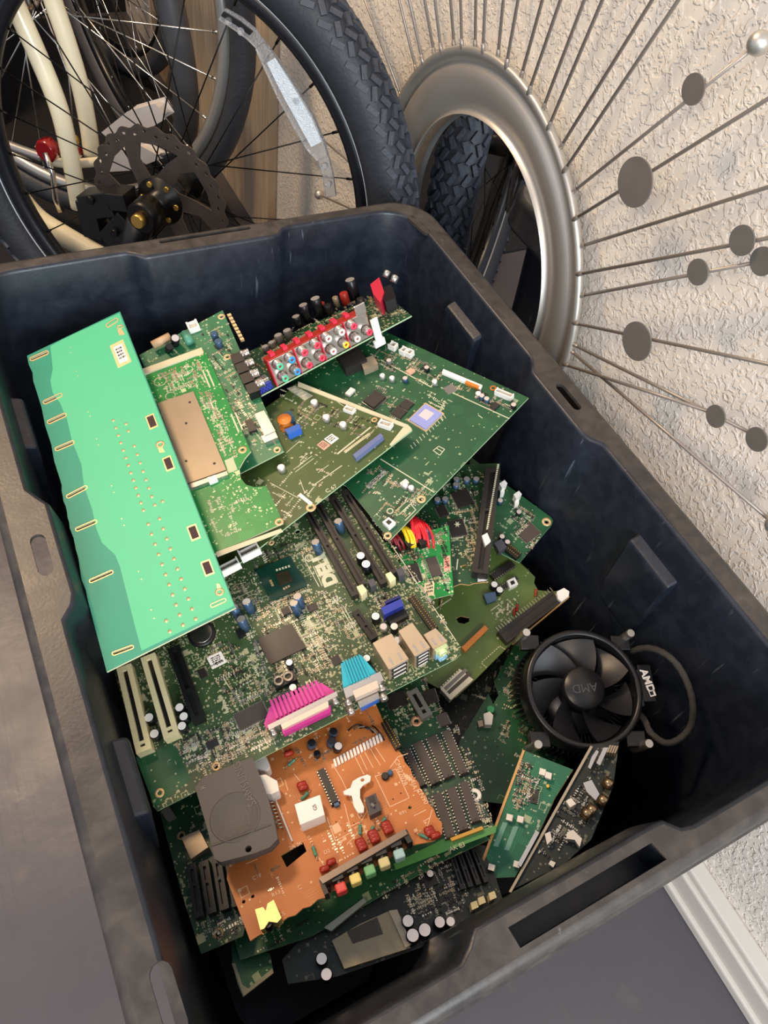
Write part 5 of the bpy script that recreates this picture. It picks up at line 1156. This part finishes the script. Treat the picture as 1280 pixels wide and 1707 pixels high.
for i in range(12): a = PI * 2 * i / 12; r = 5.5 if i % 2 == 0 else 2.2; P_.append((762 + r * math.cos(a), 876 + r * math.sin(a)))
K.flat(P_, M_SILK, z=.0023, mb=q); K.add(q, 'star_mark')
K.sticker([(797, 957), (812, 955), (811, 968), (796, 970)], M_STICK, 3, 'sticker'); q = MB(); K.line((775, 862), (771, 897), .0012, M_SILK, mb=q); K.line((752, 898), (771, 896), .0010, M_SILK, mb=q); K.line((763, 932), (761, 950), .0014, M_SILK, mb=q); K.add(q, 'silkscreen_marks')['kind'] = 'stuff'
K.scatter([(745, 845), (800, 830), (790, 960), (770, 935), (778, 900), (745, 900)], 260, 46, [M_TAN, M_SILK, M_PIN, M_SMDT]); K.scatter([(720, 800), (760, 810), (800, 812), (790, 850), (730, 860)], 140, 47)

# --- L: dark green corner board
Lb = Board('corner_circuit_board', 'dark green board with brown square chip and white plugs beside the right tote wall', [(785, 762), (840, 805), (918, 862), (922, 868), (920, 874), (866, 938), (840, 925), (760, 870)], .386, -.15, -.05, ((840, 805), (922, 868)), G1, M_EDGEG, holes=[(911, 870, 3.4)], cen=(856, 859))
Lb.chip([(861, 886), (882, 870), (902, 886), (878, 906)], .0022, M_CHIPB, 'lt'); Lb.text('REALTEK', 870, 883, (.72, -.66), .0046, M_SILK, .0022); Lb.ring(911, 870, 3.6, 8)
for x, y in ((838, 810), (862, 828)):
    o = Lb.block([(x - 6, y - 4), (x + 3, y - 10), (x + 8, y - 4), (x - 1, y + 4)], .014, M_WHITE, 'white_plug', .004, .0008); Lb.block([(x - 4, y + 4), (x + 3, y), (x + 3, y + 12), (x - 4, y + 14)], .008, M_WHITE, 'plug_tail', .0, .0006, o)
Lb.cap(834, 834, .003, .006, M_CAPB, M_CAPT); Lb.cap(865, 853, .003, .006, M_CAPK, M_CAPT); Lb.cap(837, 894, .003, .006, M_CAPK, M_CAPT); Lb.cap(846, 903, .003, .006, M_CAPK, M_CAPT)
Lb.header((845, 908), (866, 925), 14, .008, M_BLK, 2, 'black_connector'); Lb.block([(824, 905), (836, 898), (845, 912), (832, 920)], .009, mat('grey_latch'), 'grey_component', bevel=.0006)
Lb.scatter([(850, 830), (895, 862), (890, 878), (880, 868), (860, 885), (845, 850)], 130, 48); Lb.scatter([(880, 905), (905, 888), (880, 925), (868, 930)], 50, 49)

# --- M: olive board with a black edge connector
polyM = [(660, 925), (760, 880), (830, 908), (838, 926), (845, 930), (862, 934), (880, 950), (892, 962), (890, 972), (897, 984), (920, 986), (938, 984), (943, 992), (930, 1010), (845, 1080), (795, 1130), (760, 1163), (700, 1130)]
M_ = Board('olive_circuit_board', 'olive green board with a black connector on its broken edge and an orange connector', polyM, .352, -.12, -.10, ((760, 1165), (930, 1010)), G7, M_EDGEO, holes=[[(760, 1031), (768, 1027), (782, 1030), (782, 1036), (774, 1040), (764, 1038)]], cen=(811, 978))
M_.header((838, 1062), (928, 994), 24, .010, M_CHIP, 2, 'black_connector', M_BLK, .95); M_.block([(928, 986), (940, 980), (949, 986), (948, 994), (936, 1003), (930, 998)], .013, M_WHITE, 'white_plug', bevel=.0015)
q = MB(); M_.line((854, 1075), (946, 998), .0012, M_EDGEO, .006, q); M_.add(q, 'edge_lip')
q = MB()
for i in range(22): x, y = lerp((826, 1046), (916, 980), i / 21); M_.line((x, y), (x + 5, y + 6), .0006, M_PIN, .001, q)
o = M_.add(q, 'solder_pins')
M_.block([(769, 1079), (808, 1042), (814, 1048), (776, 1086)], .006, M_ORG, 'orange_connector', bevel=.0003)
cn = M_.block([(734, 1148), (768, 1116), (789, 1133), (751, 1167)], .010, mat('cream_terminal', 'cfc8ae', .45), 'cream_terminal_block', bevel=.0006)
for t in (.30, .62):
    q = MB(); a, c = lerp((734, 1148), (751, 1167), t), lerp((768, 1116), (789, 1133), t); M_.line(a, c, .0034, M_SMDG if t < .5 else M_CHIPB, .0103, q); q.build('terminal_groove', cn)
for i in range(9): a = lerp((734, 1148), (768, 1116), (i + .5) / 9); M_.block([(a[0] - 2.4, a[1] - 1.2), (a[0] + .2, a[1] - 3.4), (a[0] + 1.6, a[1] - .4), (a[0] - 1, a[1] + 1.6)], .009, mat('cream_terminal'), 'terminal_tooth', .002, .0002, cn)
M_.cap(824, 974, .0038, .009, M_CAPK, M_WHITE); M_.cap(833, 983, .0038, .009, M_CAPK, M_WHITE); M_.block([(845, 968), (858, 962), (864, 974), (850, 981)], .007, M_WHITE, 'white_connector', cav=.45, bevel=.0005)
M_.dip((820, 962), (856, 938), 14, .004, M_CHIP); M_.dip((826, 988), (862, 962), 10, .003, M_CHIP); M_.block([(806, 990), (826, 986), (828, 1000), (812, 1006)], .006, M_CAPB, 'blue_component', bevel=.0006)
for x, y, m_ in ((862, 1013, M_REDC), (857, 1020, M_REDC), (893, 988, M_REDC), (735, 1005, M_SMDT), (846, 1012, M_SILK)): M_.resistor(x, y, .008, .0013, .7, m_)
q = MB()
pts = [(801, 1106), (822, 1077), (836, 1079), (846, 1087)]
for i in range(9): a = lerp((803, 1104), (833, 1077), i / 9); M_.line(a, (a[0] + 2, a[1] - 1.8), .0009, M_SILK, mb=q)
for i in range(3): a = lerp((833, 1077), (843, 1083), i / 3); M_.line(a, (a[0] + 2, a[1] + 1.5), .0009, M_SILK, mb=q); a = lerp((803, 1106), (812, 1114), i / 3); M_.line(a, (a[0] + 2, a[1] + 1.5), .0009, M_SILK, mb=q)
for a, c in (((722, 1018), (752, 998)), ((818, 1018), (832, 1008)), ((826, 1026), (836, 1016)), ((820, 1002), (826, 996))): M_.line(a, c, .0010, M_SILK, mb=q)
M_.add(q, 'silkscreen_marks')['kind'] = 'stuff'; M_.scatter([(830, 1005), (870, 990), (850, 1040), (825, 1035)], 60, 50, [M_SILK, M_PIN, M_SILK])

# --- N0: dark green board low on the right, under the fan
N0 = Board('low_green_board', 'dark green board with stepped edge lying low beneath the black fan', [(862, 1066), (824, 1136), (831, 1158), (822, 1174), (814, 1156), (766, 1236), (740, 1330), (900, 1345), (980, 1200), (960, 1080)], .315, -.10, .10, ((824, 1136), (862, 1066)), G1, M_EDGEG, cen=(860, 1210))
N0.block([(806, 1190), (816, 1186), (822, 1192), (820, 1208), (808, 1208)], .008, M_WHITE, 'white_connector', bevel=.0008); N0.block([(796, 1202), (804, 1200), (806, 1210), (798, 1212)], .005, M_TANM, 'tan_component'); N0.cap(818, 1182, .004, .006, mat('green_varistor', '2c8f5c', .4), mat('green_varistor'))
N0.scatter([(838, 1120), (862, 1090), (880, 1150), (858, 1200), (838, 1180)], 160, 51); N0.scatter([(830, 1210), (850, 1200), (845, 1250), (828, 1250)], 60, 52); N0.scatter([(870, 1180), (940, 1200), (920, 1300), (850, 1300)], 160, 53)

# --- N1: board with an orange edge leaning in the front right
N1 = Board('leaning_green_board', 'green board with a pale orange edge leaning beside the front wall of the tote', [(871, 1250), (955, 1283), (925, 1330), (895, 1395), (858, 1462), (792, 1465)], .362, -.40, .10, ((792, 1465), (871, 1250)), G5, M_EDGEO, th=.0030, cen=(862, 1362))
for p in ((905, 1286), (915, 1292), (850, 1362), (868, 1365), (820, 1445), (862, 1440)): N1.block([(p[0] - 5, p[1] - 6), (p[0] + 5, p[1] - 3), (p[0] + 3, p[1] + 7), (p[0] - 7, p[1] + 4)], .006, M_STICK, 'white_connector', bevel=.0004)
for q in ([(838, 1370), (846, 1372), (830, 1412), (822, 1410)], [(856, 1376), (864, 1378), (848, 1418), (840, 1416)]): N1.flat(q, mat('pale_green_ink', '6fa596', .5), 'wide_trace', .0001)
N1.block([(871, 1250), (875, 1251), (796, 1465), (791, 1465)], .0012, M_EDGEO, 'tan_edge', 0, .0002)
N1.scatter([(868, 1265), (900, 1285), (895, 1350), (850, 1350)], 260, 54, tall=.003); N1.chip([(885, 1315), (900, 1318), (893, 1340), (878, 1336)]); N1.cap(913, 1310, .0016, .004, M_GOLD, M_GOLD)

# --- N2: steep black board with metal sockets
N2 = Board('steep_socket_board', 'black board standing steeply against the front wall with a silver edge and metal sockets', [(984, 1243), (1032, 1236), (1022, 1310), (985, 1400), (940, 1440), (848, 1486)], .372, -.30, .12, ((848, 1486), (984, 1243)), G8, M_NICK, th=.0022, cen=(940, 1380))
N2.block([(984, 1243), (988, 1245), (852, 1488), (848, 1486)], .003, mat('pale_edge_strip', 'a9a08c', .4, .5), 'edge_strip', 0, .0003); N2.block([(893, 1384), (899, 1388), (868, 1445), (862, 1441)], .006, M_NICK, 'silver_connector', 0, .0003)
for q in ([(986, 1262), (994, 1250), (998, 1253), (984, 1282), (980, 1279)], [(1006, 1246), (1014, 1246), (1000, 1276), (994, 1272)]): o = N2.block(q, .010, M_NICK, 'hdmi_port', 0, .0008); 
for i in range(4): x, y = 1016 + i * 4, 1242 + i * .5; N2.block([(x, y), (x + 3, y), (x - 2, y + 12), (x - 5, y + 12)], .010, M_TANM, 'spring_contact', 0, .0002)
N2.block([(972, 1305), (986, 1300), (1000, 1325), (994, 1335), (978, 1320)], .008, M_NICK, 'video_port', 0, .001)
for x, y in ((1014, 1306), (1005, 1334), (986, 1350), (978, 1356)):
    q = MB(); p = Vector((*N2.L(x - 8, y - 5, .007), .007)); d = Vector((*N2.L(x + 6, y + 5, .007), .007)) - p; l = d.length; q.cyl(p, d, .0048, l, mat('warm_nickel', '9c8468', .25, .9), 18); N2.add(q, 'coaxial_jack')
N2.block([(943, 1335), (952, 1330), (960, 1340), (950, 1346)], .010, M_STICK, 'white_connector'); N2.block([(945, 1388), (955, 1383), (970, 1398), (966, 1412), (958, 1400), (944, 1398)], .010, M_STICK, 'white_bracket'); N2.block([(908, 1390), (917, 1386), (920, 1400), (912, 1408)], .008, M_STICK, 'white_connector'); N2.block([(918, 1434), (926, 1438), (922, 1446), (914, 1440)], .007, M_STICK, 'white_connector')
N2.scatter([(985, 1290), (1000, 1340), (930, 1425), (890, 1440), (930, 1350)], 240, 55, [M_PIN, M_CHIP, M_SMDG, M_CHIP], tall=.003)

# --- black processor fan cooler
FC = at(975, 1146, z=.386); FN = Vector((-.12, -.16, 1)).normalized()
fan = empty('processor_cooler', tuple(FC)); tag(fan, 'round black processor fan cooler with curled cable deep in the front right of the tote', 'cpu cooler')
fu = (at(1075, 1146, p=FC, n=FN) - FC); FR = .0545; fu.normalize(); fv = FN.cross(fu)
FM = Matrix((fu, fv, FN)).transposed().to_4x4(); FM.translation = FC; fan.matrix_world = FM; bpy.context.view_layer.update()
MF = mat('black_fan_plastic', '18181a', .33); MF2 = mat('dark_fan_blade', '202024', .38); MFS = mat('dark_aluminium_fins', '3c3c40', .35, .8)
q = MB(); q.lathe((0, 0, 0), (0, 0, 1), [(FR, -.024), (FR, -.002), (FR - .001, 0), (FR - .005, .0005), (FR - .006, -.002), (FR - .006, -.024), (FR, -.024)], MF, 72); q.build('fan_ring', fan)
q = MB(); q.lathe((0, 0, 0), (0, 0, 1), [(0, -.02), (.0195, -.02), (.0195, -.003), (.018, -.001), (0, -.001)], MF, 40); hub = q.build('fan_hub', fan)
o = link('lettering', text_mesh('AMD', .011, mat('faint_grey_ink', '4a4a4c', .5), .0002), hub); o.location = (0, 0, -.0008); o.rotation_euler = (0, 0, PI + .1)
for k in range(7):
    b = MB(); vs = []; a0 = 2 * PI * k / 7
    for j in range(8):
        r = .019 + (.0475 - .019) * j / 7; sw = .35 * j / 7
        for i in range(7): t = i / 6; a = a0 + sw + t * (.62 + .12 * j / 7); vs.append((r * math.cos(a), r * math.sin(a), -.003 - .014 * t))
    n0 = len(vs); vs += [(x, y, z - .0012) for x, y, z in vs]; fs = []
    for j in range(7):
        for i in range(6): p = j * 7 + i; fs.append((p, p + 1, p + 8, p + 7)[::-1]); fs.append(tuple(n0 + c for c in (p, p + 1, p + 8, p + 7)))
    b.add(vs, fs, MF2, True); b.build('fan_blade', fan)
q = MB()
for k in range(72): a = 2 * PI * k / 72; q.box(.047 * math.cos(a), .047 * math.sin(a), -.052, -.025, .020, .0009, MFS, a)
q.lathe((0, 0, 0), (0, 0, 1), [(0, -.052), (.038, -.052), (.038, -.024), (0, -.024)], MFS, 40); o = q.build('heatsink_fins', fan); 
for sx, sy in ((1, 1), (-1, 1), (-1, -1), (1, -1)):
    q = MB(); q.frame_box((sx * .044, sy * .044, -.012), (1, 0, 0), (0, 1, 0), (0, 0, 1), .018, .014, .008, MF); q.cyl((sx * .050, sy * .050, -.03), (0, 0, 1), .0042, .034, M_NICK, 14, .15, M_SILVER); q.build('mounting_leg', fan, bevel=.001)
q = MB(); q.frame_box((.051, .0, -.010), (1, 0, 0), (0, 1, 0), (0, 0, 1), .006, .034, .020, MF); bd = q.build('badge_block', fan, bevel=.001)
bx_, by_ = (FM.inverted() @ at(1081, 1138, p=FC, n=FN)).xy; e_ = (FM.inverted() @ at(1089, 1158, p=FC, n=FN)).xy
q = MB(); q.frame_box((bx_ - .001, by_, -.004), (1, 0, 0), (0, 1, 0), (0, 0, 1), .013, .034, .005, MF); bd2 = q.build('badge_plate', fan, bevel=.0008)
o = link('lettering', text_mesh('AMD', .0098, mat('white_badge_ink', 'e8e8e8', .5, emis=None), .0003, .0003), bd2); o.location = (bx_ - .0005, by_ + .002, -.0011); o.rotation_euler = (0, 0, math.atan2(e_.y - by_, e_.x - bx_))
sq = MB(); ex, ey = (FM.inverted() @ at(1088, 1155, p=FC, n=FN)).xy; a = math.atan2(e_.y - by_, e_.x - bx_); 
sq.box(ex, ey, -.0014, -.0008, .0056, .0056, mat('white_badge_ink'), a); sq.box(ex - .0008, ey - .0002, -.0012, -.0006, .0032, .0032, MF, a); sq.build('arrow_mark', bd2)
def inw(x, y, z):
    p = at(x, y, z=z); return p if p.x < .217 else at(x, y, x=.217)
q = MB(); P_ = [FM.inverted() @ inw(x, y, z) for x, y, z in ((1052, 1085, .375), (1078, 1080, .376), (1105, 1088, .376), (1130, 1110, .376), (1148, 1145, .375), (1155, 1180, .374), (1150, 1212, .374), (1130, 1233, .374), (1108, 1238, .374), (1085, 1222, .373), (1074, 1200, .372), (1060, 1185, .365))]
pts = []
for i in range(len(P_) - 1):
    p0, p1, p2, p3 = P_[max(i - 1, 0)], P_[i], P_[i + 1], P_[min(i + 2, len(P_) - 1)]
    for k in range(6): t = k / 6; pts.append(.5 * ((2 * p1) + (p2 - p0) * t + (2 * p0 - 5 * p1 + 4 * p2 - p3) * t * t + (3 * p1 - p0 - 3 * p2 + p3) * t ** 3))
rr = [.0030 + .0002 * math.sin(i * 2.2) for i in range(len(pts))]; q.tube(pts, rr, mat('grey_braided_cable', '45433f', .5, var=.4, vscale=900, bump=.8, bscale=1500), 10); q.build('fan_cable', fan)

# --- P: motherboard at the very bottom front
P_b = Board('socket_motherboard', 'dark motherboard with a tan processor socket at the bottom against the front wall', [(470, 1600), (560, 1500), (730, 1400), (810, 1410), (838, 1500), (700, 1580), (560, 1628), (480, 1640)], .345, -.05, .10, ((570, 1615), (820, 1505)), G8, M_EDGEO, cen=(650, 1530))
so = P_b.block([(553, 1568), (600, 1540), (650, 1518), (658, 1520), (684, 1580), (574, 1615)], .006, mat('tan_socket_plastic', 'a39b80', .5, var=.2, vscale=700), 'processor_socket', bevel=.0006)
q = MB(); P_b.flat([(578, 1556), (628, 1532), (638, 1560), (588, 1576)], M_CHIPB, z=.0064, mb=q); q.build('socket_opening', so); P_b.block([(648, 1518), (662, 1516), (686, 1574), (676, 1580)], .008, mat('pale_socket_lever', 'b8b09a', .4), 'socket_edge', bevel=.0005)
for x, y, r in ((680, 1535, .0048), (688, 1559, .0052), (708, 1550, .0052), (733, 1537, .0045), (751, 1536, .0038), (536, 1598, .0045), (544, 1624, .0045), (717, 1456, .003)): P_b.cap(x, y, r, .012, M_CAPK, M_CAPT)
for i in range(4): P_b.slot((752 + i * 12, 1420 - i * 3), (772 + i * 13, 1482 - i * 4), 8, .008, M_BLK, 'memory_slot', key=.5)
for x, y in ((790, 1510), (802, 1502), (820, 1494)): P_b.block([(x - 6, y - 5), (x + 4, y - 9), (x + 8, y + 2), (x - 3, y + 7)], .010, M_CRM, 'slot_latch', bevel=.0008)
P_b.scatter([(670, 1500), (740, 1420), (780, 1490), (760, 1525), (690, 1530)], 420, 56, [M_PIN, M_SMDG, M_CHIP, M_SMDT, M_SILK], tall=.002); P_b.chip([(702, 1462), (722, 1452), (732, 1472), (712, 1482)], .003)

# --- Q: board with dark slots at the lower left
Q = Board('dark_slot_board', 'dark board with black slots and a tan metal chip against the left wall', [(262, 1338), (330, 1300), (420, 1480), (405, 1560), (335, 1590), (300, 1480)], .355, -.15, .10, ((262, 1338), (335, 1590)), G6, M_EDGEG, holes=[(364, 1556, 5), (302, 1393, 3.5)], cen=(340, 1450))
Q.block([(302, 1396), (332, 1383), (347, 1412), (318, 1432)], .008, M_TANM, 'metal_chip', bevel=.0006); Q.ring(364, 1556, 5, 9, M_SMDT); Q.ring(302, 1393, 4, 7, M_SMDT)
for i in range(4): Q.slot((318 + i * 21, 1440 - i * 5), (332 + i * 21, 1528 - i * 6), 15, .010, M_BLK, 'memory_slot', key=.4)
Q.block([(268, 1352), (282, 1344), (292, 1360), (278, 1368)], .006, M_SMDG, 'grey_connector', bevel=.0006); Q.scatter([(325, 1530), (400, 1500), (410, 1550), (345, 1575)], 120, 57, [M_SMDG, M_CHIP, M_PIN])

# --- R: green board under the front edge of the orange one
R_b = Board('green_board_under_orange', 'dark green board poking out below the front edge of the orange board', [(380, 1530), (560, 1440), (760, 1370), (818, 1398), (740, 1435), (640, 1490), (520, 1560), (400, 1600)], .352, -.08, .14, ((520, 1560), (740, 1435)), G1, M_EDGEG, cen=(600, 1480))
R_b.block([(540, 1546), (606, 1497), (611, 1503), (560, 1545), (552, 1552)], .004, mat('pale_heatsink_bar', 'a9b0a4', .4, .4), 'pale_bar', bevel=.0004); R_b.scatter([(620, 1490), (730, 1425), (740, 1440), (640, 1500)], 90, 58); R_b.scatter([(420, 1560), (520, 1530), (500, 1560), (430, 1590)], 50, 59)

# --- S: torn corner piece at the bottom left
S_b = Board('torn_board_corner', 'torn dark board with a pale L-shaped edge in the front left corner of the tote', [(385, 1570), (450, 1590), (456, 1622), (405, 1662), (396, 1640), (388, 1610)], .335, .05, .12, ((405, 1662), (456, 1622)), G1, M_EDGE, cen=(415, 1615))
S_b.flat([(386, 1606), (392, 1606), (404, 1642), (414, 1648), (440, 1626), (454, 1614), (456, 1622), (406, 1661)], mat('pale_border_copper', '8d8c74', .5), 'pale_border', .0004)

# --- filler boards that show in the gaps
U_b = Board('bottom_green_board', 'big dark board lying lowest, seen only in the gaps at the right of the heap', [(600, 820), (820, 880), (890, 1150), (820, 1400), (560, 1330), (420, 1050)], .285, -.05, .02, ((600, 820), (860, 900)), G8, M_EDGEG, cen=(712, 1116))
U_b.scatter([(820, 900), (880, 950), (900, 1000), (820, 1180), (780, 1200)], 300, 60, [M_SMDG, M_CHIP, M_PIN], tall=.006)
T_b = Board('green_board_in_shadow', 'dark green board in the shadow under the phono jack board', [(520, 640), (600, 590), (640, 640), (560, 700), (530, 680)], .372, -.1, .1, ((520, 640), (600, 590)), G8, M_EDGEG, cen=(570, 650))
